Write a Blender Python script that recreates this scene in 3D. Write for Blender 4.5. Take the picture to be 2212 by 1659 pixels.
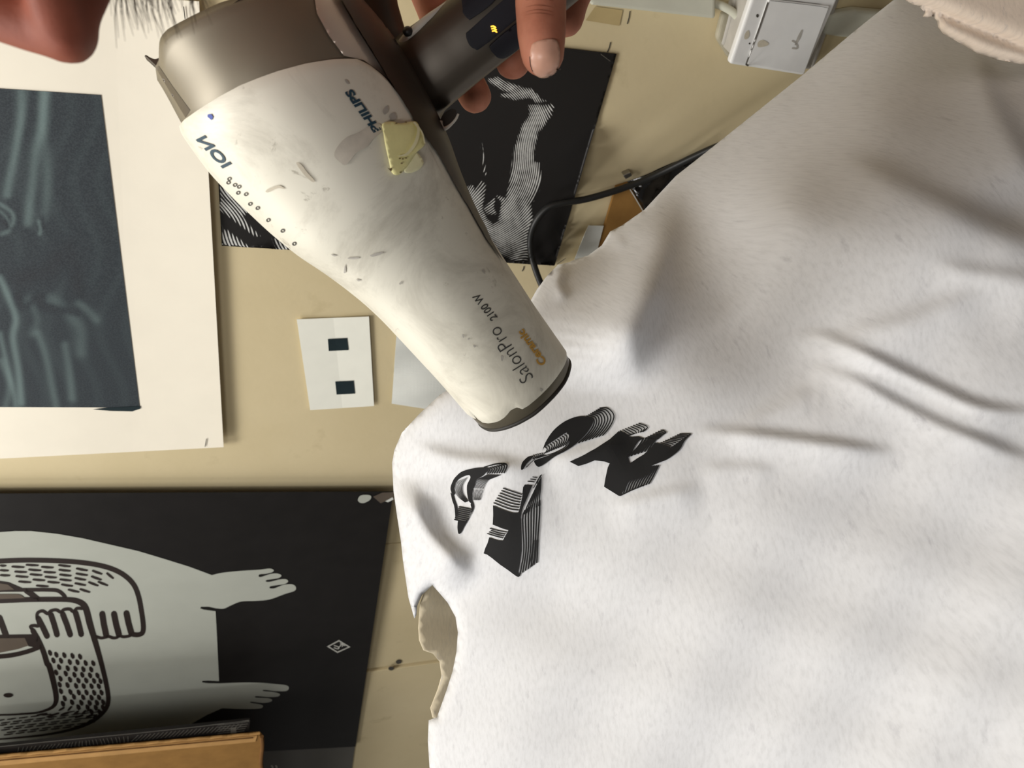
import bpy, bmesh, math, random
import numpy as np
from mathutils import Vector, Matrix
from mathutils.bvhtree import BVHTree
from mathutils.geometry import delaunay_2d_cdt
random.seed(7); np.random.seed(7)
for o in list(bpy.data.objects): bpy.data.objects.remove(o)
C = bpy.context.scene.collection
sc = bpy.context.scene

# ------------------------------------------------------------------ camera
F_PX = 1860.0; CX, CY = 1106.0, 829.5
dh = np.array([.9485, -.0294, .3154]); dh /= np.linalg.norm(dh)        # world down, in camera axes
dv = np.array([-.2016, .721, .6626]); dv -= dh*dv.dot(dh); dv /= np.linalg.norm(dv)   # world -X
nn = np.cross(dh, dv)                                                   # into the wall, world +Y
M3 = np.array([-dv, nn, -dh])                                           # camera (x right, y down, z forward) -> world
CAM = np.array([0, 0, 1.5])
D = .78                                                                 # wall distance from the camera
def cw(c): return CAM + M3 @ np.asarray(c, float)                       # camera-axes point to world
def ray(px, py): return M3 @ np.array([(px-CX)/F_PX, (py-CY)/F_PX, 1.0])
def at(px, py, z): return CAM + ray(px, py)*z
def wall(px, py, off=0.0):
    r = ray(px, py); return CAM + r*((D-off)/r[1])
def proj(P):
    c = M3.T @ (np.asarray(P)-CAM); return CX+F_PX*c[0]/c[2], CY+F_PX*c[1]/c[2]
cd = bpy.data.cameras.new('camera'); cam = bpy.data.objects.new('camera', cd); C.objects.link(cam)
R = Matrix([[M3[i][0], -M3[i][1], -M3[i][2]] for i in range(3)])
cam.matrix_world = Matrix.Translation(CAM) @ R.to_4x4()
cd.sensor_fit = 'HORIZONTAL'; cd.sensor_width = 36; cd.lens = 36*F_PX/2212; cd.clip_start = .01
cd.dof.use_dof = True; cd.dof.focus_distance = .50; cd.dof.aperture_fstop = 24
sc.camera = cam

# ------------------------------------------------------------------ light and exposure
w = bpy.data.worlds.new('world'); sc.world = w; w.use_nodes = True
bg = w.node_tree.nodes['Background']; bg.inputs[0].default_value = (1, .97, .93, 1); bg.inputs[1].default_value = .12
def area(name, pos, target, sx, sy, power, col):
    l = bpy.data.lights.new(name, 'AREA'); l.shape = 'RECTANGLE'; l.size = sx; l.size_y = sy; l.energy = power; l.color = col
    o = bpy.data.objects.new(name, l); C.objects.link(o); o.location = pos
    o.rotation_euler = (Vector(target)-Vector(pos)).to_track_quat('-Z', 'Y').to_euler(); return o
area('ceiling_or_fill_lamp', (.05, -1.05, 2.32), (-.35, .45, 1.4), .10, .50, 7, (1, .98, .95))
area('ceiling_or_fill_lamp', (-.50, .06, 2.70), (-.35, .45, 1.3), .9, .30, 18.5, (1, .98, .95))
area('ceiling_or_fill_lamp', (-1.9, -.10, 2.80), (-1.1, .6, 1.4), 1.2, .30, 17, (1, .98, .95))  # added fill light with no known fixture, brightens the figure poster
sc.view_settings.view_transform = 'Standard'; sc.view_settings.look = 'None'
sc.view_settings.gamma = 1; sc.view_settings.use_curve_mapping = False; sc.view_settings.exposure = 0.0

# ------------------------------------------------------------------ materials
def lin(c): return tuple(((v/255)/12.92 if v/255 <= .04045 else ((v/255+.055)/1.055)**2.4) for v in c)
class NT:
    def __init__(s, name):
        s.m = bpy.data.materials.new(name); s.m.use_nodes = True; s.t = s.m.node_tree; s.n = s.t.nodes; s.b = s.n['Principled BSDF']
    def new(s, typ, **kw):
        q = s.n.new(typ)
        for k, v in kw.items(): setattr(q, k, v)
        return q
    def link(s, a, b): s.t.links.new(a, b)
    def coord(s, out='Object', scale=(1, 1, 1), rot=(0, 0, 0)):
        c = s.new('ShaderNodeTexCoord'); mp = s.new('ShaderNodeMapping'); mp.inputs['Scale'].default_value = scale; mp.inputs['Rotation'].default_value = rot
        s.link(c.outputs[out], mp.inputs[0]); return mp.outputs[0]
    def noise(s, vec, scale, detail=3, rough=.5, dist=0):
        q = s.new('ShaderNodeTexNoise'); q.inputs['Scale'].default_value = scale; q.inputs['Detail'].default_value = detail
        q.inputs['Roughness'].default_value = rough; q.inputs['Distortion'].default_value = dist
        s.link(vec, q.inputs['Vector']); return q.outputs['Fac']
    def ramp(s, fac, stops):
        q = s.new('ShaderNodeValToRGB'); e = q.color_ramp.elements
        while len(e) < len(stops): e.new(.5)
        for el, (p, c) in zip(e, stops): el.position = p; el.color = (*c, 1) if len(c) == 3 else c
        s.link(fac, q.inputs[0]); return q.outputs[0]
    def mix(s, fac, a, b, typ='MIX'):
        q = s.new('ShaderNodeMix', data_type='RGBA', blend_type=typ)
        for sock, v in ((q.inputs[0], fac), (q.inputs[6], a), (q.inputs[7], b)):
            if isinstance(v, bpy.types.NodeSocket): s.link(v, sock)
            elif isinstance(v, (int, float)): sock.default_value = v
            else: sock.default_value = (*v, 1)
        return q.outputs[2]
    def color(s, v):
        if isinstance(v, bpy.types.NodeSocket): s.link(v, s.b.inputs['Base Color'])
        else: s.b.inputs['Base Color'].default_value = (*v, 1)
    def bump(s, h, strength, dist):
        q = s.new('ShaderNodeBump'); q.inputs['Strength'].default_value = strength; q.inputs['Distance'].default_value = dist
        s.link(h, q.inputs['Height']); s.link(q.outputs[0], s.b.inputs['Normal'])
    def set(s, rough=.5, metal=0, spec=.5, coat=0, sss=0):
        b = s.b.inputs; b['Roughness'].default_value = rough; b['Metallic'].default_value = metal; b['Specular IOR Level'].default_value = spec
        b['Coat Weight'].default_value = coat
        if sss: b['Subsurface Weight'].default_value = sss; b['Subsurface Radius'].default_value = (.006, .002, .001); b['Subsurface Scale'].default_value = 1
        return s.m
def speck(name, c, amt=.12, scale=40, rough=.6, metal=0, spec=.4, bump=0, coat=0, detail=4):
    """a colour with faint procedural mottling and optional relief"""
    t = NT(name); v = t.coord(); f = t.noise(v, scale, detail); a = lin(c)
    t.color(t.ramp(f, [(.3, tuple(x*(1-amt) for x in a)), (.7, tuple(min(1, x*(1+amt)) for x in a))]))
    if bump: t.bump(t.noise(v, scale*6, 3), bump, .001)
    return t.set(rough, metal, spec, coat)
m_wall = None
def wall_mat():
    t = NT('painted_board'); v = t.coord(); f = t.noise(v, 3.5, 5, .6); g = t.noise(v, 14, 6, .65)
    c = t.ramp(f, [(.25, lin((206, 190, 150))), (.75, lin((222, 207, 170)))])
    st = t.ramp(g, [(.60, (0, 0, 0)), (.78, (1, 1, 1))])
    t.color(t.mix(st, c, lin((194, 178, 138)))); t.bump(t.noise(v, 160, 3), .12, .001); return t.set(.62, 0, .3)
m_wall = wall_mat()
m_paper = speck('warm_white_paper', (240, 233, 216), .015, 30, .75, spec=.2, bump=.03)
m_card = speck('white_card', (246, 246, 234), .02, 40, .8, spec=.2)
m_scrap = speck('scrap_paper', (214, 216, 210), .05, 30, .8, spec=.2)
m_black = speck('black_print', (29, 27, 26), .12, 30, .5, spec=.22)
m_ink = speck('black_ink', (25, 25, 26), .1, 60, .8, spec=.2)
m_greyfig = speck('grey_print', (178, 181, 171), .03, 20, .45, spec=.4)
m_brownline = speck('dark_brown_print', (44, 36, 33), .08, 30, .45, spec=.4)
m_midbrown = speck('brown_grey_print', (92, 82, 72), .08, 30, .45, spec=.4)
m_teal = speck('dark_teal_ink', (28, 42, 46), .12, 60, .7, spec=.25)
m_greysheet = speck('grey_sheet', (92, 90, 84), .05, 20, .5)
m_white_ink = speck('white_ink', (200, 200, 192), .04, 60, .6)
m_card_brown = speck('corrugated_card', (148, 110, 60), .10, 45, .85, spec=.15, bump=.15)
m_card_edge = speck('corrugated_card_edge', (186, 144, 90), .10, 60, .85, spec=.15)
m_card_dark = speck('corrugated_core', (110, 78, 46), .2, 60, .9, spec=.1)
m_plastic_black = speck('black_rubber', (26, 26, 25), .1, 80, .45, spec=.5)
m_bag = speck('black_plastic_film', (20, 18, 17), .3, 30, .18, spec=.6, bump=.5)
m_switch = speck('grey_white_plastic', (222, 222, 220), .03, 60, .38, spec=.5, bump=.02)
m_switch_side = speck('grey_box_plastic', (176, 172, 164), .08, 60, .5)
m_gap = speck('dark_gap', (70, 66, 60), .1, 60, .8)
m_stain = speck('beige_stain', (190, 182, 164), .1, 300, .7)
m_smudge = speck('grey_smudge', (168, 164, 156), .12, 400, .8)
m_duct = speck('cable_duct_plastic', (204, 204, 188), .06, 25, .5)
m_steel = speck('steel_wire', (165, 162, 155), .1, 60, .35, metal=.9)
m_putty = speck('dried_glue', (164, 158, 138), .15, 60, .5)

def shell_mat():
    t = NT('pearl_shell_with_scuffs'); v = t.coord()
    base = t.ramp(t.noise(v, 9, 3), [(.3, lin((214, 210, 195))), (.7, lin((224, 221, 208)))])
    s1 = t.ramp(t.noise(v, 20, 8, .74, .8), [(.48, (0, 0, 0)), (.68, (1, 1, 1))])
    s2 = t.ramp(t.noise(v, 70, 7, .75, .5), [(.61, (0, 0, 0)), (.67, (1, 1, 1))])
    c = t.mix(t.mix(.52, (0, 0, 0), s1), base, lin((160, 154, 140)))
    c = t.mix(t.mix(.7, (0, 0, 0), s2), c, lin((150, 144, 128)))
    t.color(c); t.bump(t.noise(v, 45, 4), .05, .0015); return t.set(.50, .12, .35, 0)
m_shell = shell_mat()
m_gun = speck('gunmetal_paint', (124, 117, 102), .06, 30, .42, metal=.36, spec=.4)
m_gun_dark = speck('dark_gunmetal_paint', (82, 75, 66), .06, 30, .38, metal=.45, spec=.5)
m_spine = speck('near_black_housing', (56, 49, 42), .06, 30, .42, metal=.3, spec=.45)
m_band = speck('painted_highlight', (206, 196, 184), .06, 30, .34, metal=.5, spec=.5)
m_lip = speck('nozzle_lip_plastic', (96, 90, 76), .08, 80, .35, metal=.3)
m_lipdark = speck('nozzle_inner', (34, 31, 26), .1, 60, .6)
m_button = speck('navy_rubber_button', (24, 25, 34), .1, 80, .6, spec=.3)
m_trim = speck('clear_grey_trim', (186, 182, 172), .05, 60, .3, spec=.6)
m_navy = speck('navy_lettering', (34, 62, 78), .05, 60, .6)
m_charcoal = speck('charcoal_lettering', (58, 58, 56), .05, 60, .6)
m_gold = speck('gold_lettering', (186, 142, 62), .05, 60, .5)
m_blue = speck('blue_pen_mark', (62, 82, 160), .1, 200, .6)
m_yellow = speck('yellow_tape_residue', (236, 230, 166), .08, 90, .5, bump=.1)
m_yellow2 = speck('pale_yellow_tape', (244, 240, 196), .08, 90, .5, bump=.1)
m_yelldirt = speck('dirt_on_tape', (120, 104, 66), .2, 300, .8)
t = NT('amber_led'); t.color((.9, .45, .05)); t.b.inputs['Emission Color'].default_value = (1, .45, .04, 1); t.b.inputs['Emission Strength'].default_value = 2.2; m_led = t.set(.4)

def shirt_mat(name, base=(206, 207, 210)):
    t = NT(name); v = t.coord('UV', (1, 1, 1)); b = lin(base)
    tc = t.new('ShaderNodeTexCoord'); mp = t.new('ShaderNodeMapping'); mp.inputs['Rotation'].default_value = (0, 0, math.radians(-24)); mp.inputs['Scale'].default_value = (1, .26, 1)
    t.link(tc.outputs['UV'], mp.inputs[0])
    f = t.noise(mp.outputs[0], 700, 3, .6); g = t.noise(mp.outputs[0], 230, 5, .65); k = t.noise(v, 25, 2)
    c = t.ramp(f, [(.32, tuple(x*.92 for x in b)), (.50, b), (.7, tuple(min(1, x*1.05) for x in b))])
    fl = t.ramp(g, [(.60, (0, 0, 0)), (.74, (1, 1, 1))])
    c = t.mix(t.mix(.50, (0, 0, 0), fl), c, lin((164, 164, 170)))
    t.color(c); t.bump(f, .05, .0005)
    t.b.inputs['Sheen Weight'].default_value = .15
    return t.set(.9, 0, .15)
m_shirt = shirt_mat('light_grey_heather_jersey'); m_fleece = shirt_mat('cream_fleece', (240, 226, 212))
def skin_mat():
    t = NT('skin'); v = t.coord(); f = t.noise(v, 60, 4, .6)
    a = t.new('ShaderNodeAttribute', attribute_name='nose_shade'); c = t.ramp(f, [(.3, lin((164, 102, 80))), (.7, lin((188, 126, 102)))])
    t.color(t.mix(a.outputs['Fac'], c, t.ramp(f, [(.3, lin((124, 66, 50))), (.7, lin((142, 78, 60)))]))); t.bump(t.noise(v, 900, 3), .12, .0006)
    return t.set(.6, 0, .25, sss=.12)
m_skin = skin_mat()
m_nail = speck('fingernail', (206, 158, 136), .08, 150, .35, spec=.5)
m_crease = speck('skin_crease', (140, 86, 66), .08, 200, .6, spec=.2)
m_dirt = speck('dirt_under_nail', (52, 38, 32), .1, 100, .8)
m_hair = speck('grey_brown_hair', (92, 80, 66), .2, 100, .6)
m_eye = speck('eye_white', (225, 220, 214), .02, 60, .2)

# ------------------------------------------------------------------ object helpers
def link(name, me, mat=None, parent=None):
    o = bpy.data.objects.new(name, me); C.objects.link(o)
    if mat is not None and not me.materials: me.materials.append(mat)
    if parent is not None: o.parent = parent
    return o
def mesh(name, v, f, mat=None, parent=None, smooth=False):
    me = bpy.data.meshes.new(name); me.from_pydata([tuple(map(float, p)) for p in v], [], [tuple(int(i) for i in q) for q in f]); me.update()
    if smooth: me.polygons.foreach_set('use_smooth', [True]*len(me.polygons))
    return link(name, me, mat, parent)
def tag(o, label=None, cat=None, group=None, kind=None):
    for k, val in (('label', label), ('category', cat), ('group', group), ('kind', kind)):
        if val: o[k] = val
    return o
def empty(name, loc, label=None, cat=None, group=None):
    o = bpy.data.objects.new(name, None); C.objects.link(o); o.location = tuple(loc); o.empty_display_size = .03
    return tag(o, label, cat, group)
def adopt(o, root):                       # parent, keeping the place (roots carry translation only)
    o.parent = root; o.matrix_parent_inverse = Matrix.Translation(-Vector(root.location)); return o
class MB:
    def __init__(s): s.v = []; s.f = []
    def add(s, v, f):
        b = len(s.v); s.v += [np.asarray(p, float) for p in v]; s.f += [tuple(int(i)+b for i in q) for q in f]
    def build(s, name, mat, parent=None, smooth=False): return mesh(name, s.v, s.f, mat, parent, smooth)
def cr(pts, n=8, closed=False):           # Catmull-Rom smoothing of a polyline (any dimension)
    P = [np.asarray(p, float) for p in pts]; out = []; N = len(P); rng = N if closed else N-1
    for i in range(rng):
        p0 = P[(i-1) % N] if closed or i > 0 else 2*P[0]-P[1]
        p1, p2 = P[i], P[(i+1) % N]
        p3 = P[(i+2) % N] if closed or i+2 < N else 2*P[-1]-P[-2]
        for k in range(n):
            u = k/n
            out.append(.5*((2*p1)+(-p0+p2)*u+(2*p0-5*p1+4*p2-p3)*u*u+(-p0+3*p1-3*p2+p3)*u**3))
    if not closed: out.append(P[-1])
    return out
def inpoly(P, poly):
    x, y = P[:, 0], P[:, 1]; poly = np.asarray(poly, float); r = np.zeros(len(P), bool); j = len(poly)-1
    for i in range(len(poly)):
        xi, yi = poly[i]; xj, yj = poly[j]
        c = ((yi > y) != (yj > y)) & (x < (xj-xi)*(y-yi)/((yj-yi) if yj != yi else 1e-9)+xi)
        r ^= c; j = i
    return r
def resample(loop, step):
    out = []; n = len(loop)
    for i in range(n):
        a = np.asarray(loop[i], float); b = np.asarray(loop[(i+1) % n], float); k = max(1, int(np.linalg.norm(b-a)/step))
        out += [a+(b-a)*q/k for q in range(k)]
    return out
def fill(outer, holes=(), step=None):
    """triangulate a 2-D outline (with holes), optionally with interior points every step"""
    loops = [outer]+list(holes)
    if step: loops = [resample(l, step) for l in loops]
    pts = []; edges = []
    for l in loops:
        b = len(pts); pts += [Vector((float(p[0]), float(p[1]))) for p in l]; edges += [(b+i, b+(i+1) % len(l)) for i in range(len(l))]
    if step:
        o = np.array(loops[0]); x0, y0 = o.min(0); x1, y1 = o.max(0); g = []
        for r_, yy in enumerate(np.arange(y0+step*.5, y1, step*.87)):
            for xx in np.arange(x0+step*(.5 if r_ % 2 else 1), x1, step): g.append((xx, yy))
        if g:
            g = np.array(g); k = inpoly(g, loops[0])
            for h in loops[1:]: k &= ~inpoly(g, h)
            g = g[k]
            B = np.array([p for l in loops for p in l])
            if len(g):
                keep = np.ones(len(g), bool)
                for s0 in range(0, len(g), 2000):
                    q = g[s0:s0+2000]; d = np.sqrt(((q[:, None]-B[None])**2).sum(2)).min(1); keep[s0:s0+2000] = d > step*.45
                pts += [Vector((float(a), float(b))) for a, b in g[keep]]
    V, E, Fc, *_ = delaunay_2d_cdt(pts, edges, [], 0, 1e-4)
    V = np.array([(v[0], v[1]) for v in V]); Fc = np.array([list(f)[:3] for f in Fc])
    cen = V[Fc].mean(1); k = inpoly(cen, loops[0])
    for h in loops[1:]: k &= ~inpoly(cen, h)
    return V, Fc[k]
def ribbon(pts, width, caps=True):
    """outline of a stroke of given width (one value or one per point) in 2-D"""
    P = np.array(pts, float); n = len(P); W = np.full(n, width, float) if np.isscalar(width) else np.interp(np.linspace(0, 1, n), np.linspace(0, 1, len(width)), width)
    T = np.gradient(P, axis=0); T /= np.maximum(np.linalg.norm(T, axis=1, keepdims=True), 1e-9); N = np.stack([-T[:, 1], T[:, 0]], 1)
    L = P+N*W[:, None]/2; Rr = P-N*W[:, None]/2; out = list(L)
    if caps:
        a0 = math.atan2(N[-1][1], N[-1][0])
        out += [P[-1]+np.array([math.cos(a0-q), math.sin(a0-q)])*W[-1]/2 for q in (math.pi*.25, math.pi*.5, math.pi*.75)]
    out += list(Rr[::-1])
    if caps:
        a0 = math.atan2(-N[0][1], -N[0][0])
        out += [P[0]+np.array([math.cos(a0-q), math.sin(a0-q)])*W[0]/2 for q in (math.pi*.25, math.pi*.5, math.pi*.75)]
    return out
def ribbon_mesh(mb, pts, width, mapf):
    P = np.array(pts, float); n = len(P); W = np.full(n, width, float) if np.isscalar(width) else np.interp(np.linspace(0, 1, n), np.linspace(0, 1, len(width)), width)
    T = np.gradient(P, axis=0); T /= np.maximum(np.linalg.norm(T, axis=1, keepdims=True), 1e-9); N = np.stack([-T[:, 1], T[:, 0]], 1)
    v = []
    for i in range(n):
        for s in (.5, -.5): v.append(mapf(*(P[i]+N[i]*W[i]*s)))
    mb.add(v, [(2*i, 2*i+1, 2*i+3, 2*i+2) for i in range(n-1)])
def shape(mb, outer, mapf, holes=(), step=None):
    V, T = fill(outer, holes, step); mb.add([mapf(*p) for p in V], T)
def orient(o):                            # make every face of a sheet look at the camera side
    me = o.data; bm = bmesh.new(); bm.from_mesh(me); bm.faces.ensure_lookup_table(); w_ = o.matrix_world
    fl = [f for f in bm.faces if f.normal.dot(Vector(CAM)-f.calc_center_median()) < 0]
    bmesh.ops.reverse_faces(bm, faces=fl); bm.to_mesh(me); bm.free(); me.update(); return o
def solidify(o, t, offset=-1):
    md = o.modifiers.new('thickness', 'SOLIDIFY'); md.thickness = t; md.offset = offset; return o
def tube(pts, radii, seg=12, caps=True):
    """tube around 3-D points with a radius per point"""
    P = [np.asarray(p, float) for p in pts]; n = len(P); Rr = [radii]*n if np.isscalar(radii) else list(np.interp(np.linspace(0, 1, n), np.linspace(0, 1, len(radii)), radii))
    v = []; f = []; up = None
    for i in range(n):
        t_ = P[min(i+1, n-1)]-P[max(i-1, 0)]; t_ = t_/np.linalg.norm(t_)
        if up is None: up = np.cross(t_, [0, 0, 1.0]); up = up if np.linalg.norm(up) > .05 else np.cross(t_, [1.0, 0, 0])
        up = up-t_*up.dot(t_); up /= np.linalg.norm(up); s = np.cross(t_, up)
        for k in range(seg): a = 2*math.pi*k/seg; v.append(P[i]+(up*math.cos(a)+s*math.sin(a))*Rr[i])
    for i in range(n-1):
        for k in range(seg): f.append((i*seg+k, i*seg+(k+1) % seg, (i+1)*seg+(k+1) % seg, (i+1)*seg+k))
    if caps: f.append(tuple(range(seg))[::-1]); f.append(tuple((n-1)*seg+k for k in range(seg)))
    return v, f
def prism(front, back, mb=None):          # solid between two equally long loops
    n = len(front); f = [tuple(range(n)), tuple(range(2*n-1, n-1, -1))]+[(i, i+n, (i+1) % n+n, (i+1) % n) for i in range(n)]
    return list(front)+list(back), f
def fix_normals(o):
    bm = bmesh.new(); bm.from_mesh(o.data); bmesh.ops.recalc_face_normals(bm, faces=bm.faces); bm.to_mesh(o.data); bm.free(); return o
def bevel(o, wdt, seg=2):
    md = o.modifiers.new('bevel', 'BEVEL'); md.width = wdt; md.segments = seg; md.limit_method = 'ANGLE'; return o
def bvh_of(o):
    dg = bpy.context.evaluated_depsgraph_get(); e = o.evaluated_get(dg); me = e.to_mesh(); bm = bmesh.new(); bm.from_mesh(me); bm.transform(o.matrix_world)
    b = BVHTree.FromBMesh(bm); bm.free(); e.to_mesh_clear(); return b
def on(bvhs, off, fallback=None):
    """map from a picture point to the surface met there, lifted off by a hair"""
    bvhs = bvhs if isinstance(bvhs, (list, tuple)) else [bvhs]
    def f(px, py):
        r = Vector(ray(px, py)).normalized(); best = None
        for b in bvhs:
            h = b.ray_cast(Vector(CAM), r)
            if h[0] is not None and (best is None or h[3] < best[3]): best = h
        if best is None: return np.array(at(px, py, fallback or .5))
        n = best[1] if best[1].dot(r) < 0 else -best[1]
        return np.array(best[0]+n*off*.6-r*off*.6)
    return f
def wmap(off): return lambda x, y: wall(x, y, off)

# ------------------------------------------------------------------ the wall
def slab(x0, x1, z0, z1, y0, y1):
    v = [(x, y, z) for y in (y0, y1) for x in (x0, x1) for z in (z0, z1)]
    return v, [(0, 1, 3, 2), (4, 6, 7, 5), (0, 4, 5, 1), (2, 3, 7, 6), (0, 2, 6, 4), (1, 5, 7, 3)]
tag(fix_normals(mesh('floor', *slab(-3.2, 1.3, -.08, 0, -2.2, D+.08), speck('floor_paint', (120, 112, 100), .08, 6, .6))), kind='structure')
tag(fix_normals(mesh('ceiling', *slab(-3.2, 1.3, 2.9, 2.98, -2.2, D+.08), speck('ceiling_paint', (225, 220, 208), .03, 6, .8))), kind='structure')
wb = fix_normals(mesh('wall_back', *slab(-3.2, 1.3, 0, 2.9, D+.004, D+.08), m_wall)); tag(wb, kind='structure')
xs1 = wall(862, 1173)[0]; xs2 = wall(862, 1437)[0]
for i, (a, b, th) in enumerate(((-3.1, xs2-.0015, .009), (xs2+.0015, xs1-.001, .004), (xs1+.001, 1.25, .004))):
    p = fix_normals(mesh('panel', *slab(a, b, .02, 2.88, D-(th-.004), D+.004), m_wall)); p.parent = wb; bevel(p, .0012, 2)
nmb = MB()
for (px, py) in ((845, 1444), (861, 1430)):
    o_ = .006 if py > 1437 else .0005
    ring = [(px+7*math.cos(a)*.9, py+4.5*math.sin(a)) for a in np.linspace(0, 2*math.pi, 12, endpoint=False)]
    hd = mesh('nail_head', *prism([wall(x, y, o_+.0012) for x, y in ring], [wall(x, y, o_-.002) for x, y in ring]), m_gap, wb)
# small cracks, pencil marks and a strip of tape on the wall
mk = MB()
for a, b in (((1361, 24), (1355, 52)), ((1319, 91), (1312, 113)), ((1132, 575), (1128, 586))):
    ribbon_mesh(mk, [a, ((a[0]+b[0])/2+1, (a[1]+b[1])/2), b], 2.2, wmap(.0006))
orient(mk.build('scratch', m_gap, wb))
tp = orient(mesh('tape_strip', [wall(*p, .0008) for p in ((1286, 14), (1345, 22), (1338, 56), (1265, 44))], [(0, 1, 2, 3)], speck('masking_tape', (188, 168, 122), .05, 40, .6), wb))

# ------------------------------------------------------------------ sheets on the wall
def sheet(name, quad, mat, off, thick=.0008, n=1, curl=None, parent=None):
    n = n*3 if n > 1 else n
    """paper sheet between four picture corners on the wall, with a lift of its own"""
    W = [wall(*p) for p in quad]; v = []; m = n+1
    for j in range(m):
        for i in range(m):
            u, w_ = i/n, j/n; P = (W[0]*(1-u)+W[1]*u)*(1-w_)+(W[3]*(1-u)+W[2]*u)*w_
            v.append(wall(*proj(P), off+(curl(u, w_) if curl else 0)))
    o = mesh(name, v, [(j*m+i, j*m+i+1, (j+1)*m+i+1, (j+1)*m+i) for j in range(n) for i in range(n)], mat, parent, False)
    orient(o); solidify(o, thick); return o
def staple(parent, a, b, off):
    m_ = [wall(*a, off), wall(*a, off+.0009), wall(*b, off+.0009), wall(*b, off)]
    return mesh('staple', *tube(m_, .00035, 6), m_steel, parent)

# left: cream sheet with a dark teal print
lift = lambda u, v: .0075*max(0, (u-.70)/.30)**1.6 + .002*v
lp = sheet('art_print', [(-260, -45), (430, 3), (483, 966), (-260, 1004)], m_paper, .0022, .0009, 14, lift)
tag(lp, 'cream paper sheet with a dark teal print, pinned flat on the left of the wall', 'poster')
LPb = bvh_of(lp)
# printed tones of the left sheet: soft streaks stored as a colour attribute
q = [(-258, 174), (218, 205), (302, 880), (-258, 878)]
nx, ny = 150, 190; v = []; col = []; mp_ = on(LPb, .0006)
streaks = [([(95, 190), (92, 260), (78, 330), (70, 400), (60, 480)], 11, .55), ([(60, 190), (40, 300), (20, 420)], 9, .2), ([(102, 195), (93, 240), (98, 330), (103, 390), (95, 470)], 12, .32),
           ([(46, 190), (44, 260), (32, 330), (18, 390), (14, 420)], 10, .5), ([(0, 440), (22, 455), (30, 470), (22, 495), (4, 505)], 5, .55), ([(0, 455), (14, 470), (22, 488)], 3, .4),
           ([(84, 478), (88, 495), (86, 505)], 4, .6), ([(0, 600), (22, 650), (34, 690), (28, 730), (40, 800), (46, 870)], 8, .75), ([(0, 720), (16, 790), (30, 850), (34, 880)], 6, .5),
           ([(82, 720), (96, 760), (106, 800), (116, 850), (122, 880)], 9, .45), ([(140, 745), (150, 800), (156, 860)], 9, .42), ([(56, 655), (66, 650), (80, 690), (70, 720)], 10, .28),
           ([(104, 645), (120, 650), (150, 680), (175, 710), (176, 760)], 14, .30), ([(170, 652), (190, 670), (208, 690)], 10, .36), ([(4, 780), (20, 830), (12, 880)], 8, .4), ([(-60, 200), (-80, 400), (-50, 700), (-70, 870)], 16, .5), ([(-160, 200), (-140, 500), (-170, 860)], 20, .4)]
darks = [([(150, 530), (165, 600), (175, 640)], 16, .5), ([(40, 600), (90, 590), (120, 560)], 22, .55), ([(10, 480), (24, 492)], 7, .6), ([(40, 640), (50, 660), (90, 640), (96, 660), (165, 675)], 9, .5), ([(92, 470), (92, 490)], 7, .4)]
def segd(P, pl):
    pl = np.array(pl, float); best = np.full(len(P), 1e9)
    for a, b in zip(pl[:-1], pl[1:]):
        ab = b-a; t_ = np.clip(((P-a)@ab)/max(ab@ab, 1e-9), 0, 1); best = np.minimum(best, np.linalg.norm(P-(a+t_[:, None]*ab), axis=1))
    return best
G = []
for j in range(ny+1):
    for i in range(nx+1):
        u = i/nx; w_ = j/ny; u = 1-(1-u)**1.35
        p = (np.array(q[0])*(1-u)+np.array(q[1])*u)*(1-w_)+(np.array(q[3])*(1-u)+np.array(q[2])*u)*w_; G.append(p)
G = np.array(G); tone = np.zeros(len(G))
for pl, wd, a in streaks: tone += a*np.exp(-(segd(G, cr(pl, 6))/wd)**2)
for pl, wd, a in darks: tone -= a*.6*np.exp(-(segd(G, cr(pl, 6))/wd)**2)
tone += .05*np.sin(G[:, 0]*.11+np.sin(G[:, 1]*.02)*3); tone = np.clip(tone, -.4, 1)
base = np.array(lin((45, 52, 57))); hi = np.array(lin((122, 142, 140))); lo = np.array(lin((40, 43, 48)))
cols = np.where(tone[:, None] > 0, base+(hi-base)*tone[:, None]*.85, base+(lo-base)*(-tone[:, None]*2.5))
tp_ = orient(mesh('teal_print', [mp_(*p) for p in G], [(j*(nx+1)+i, j*(nx+1)+i+1, (j+1)*(nx+1)+i+1, (j+1)*(nx+1)+i) for j in range(ny) for i in range(nx)], None, lp, True))
ca = tp_.data.color_attributes.new('print', 'FLOAT_COLOR', 'POINT'); ca.data.foreach_set('color', np.c_[cols, np.ones(len(cols))].astype('f').ravel())
t = NT('teal_print_ink'); a = t.new('ShaderNodeAttribute', attribute_name='print'); g = t.noise(t.coord(), 700, 2)
t.color(t.mix(.16, a.outputs['Color'], t.ramp(g, [(.35, (.01, .016, .02)), (.65, (.12, .14, .15))]))); tp_.data.materials.append(t.set(.62, 0, .3))
mb = MB(); mp2 = on(LPb, .0009)
shape(mb, [(200, 884), (230, 880), (303, 877), (304, 882), (286, 888), (240, 887)], mp2)
orient(mb.build('ink_smear', m_teal, lp))
for a_, b_ in (((446, 947), (443, 964)), ((397, 14), (400, 40))):
    f_ = on(LPb, .0012); mesh('staple', *tube([f_(*a_), f_(*b_)], .0004, 6), m_gap, lp)

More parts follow.
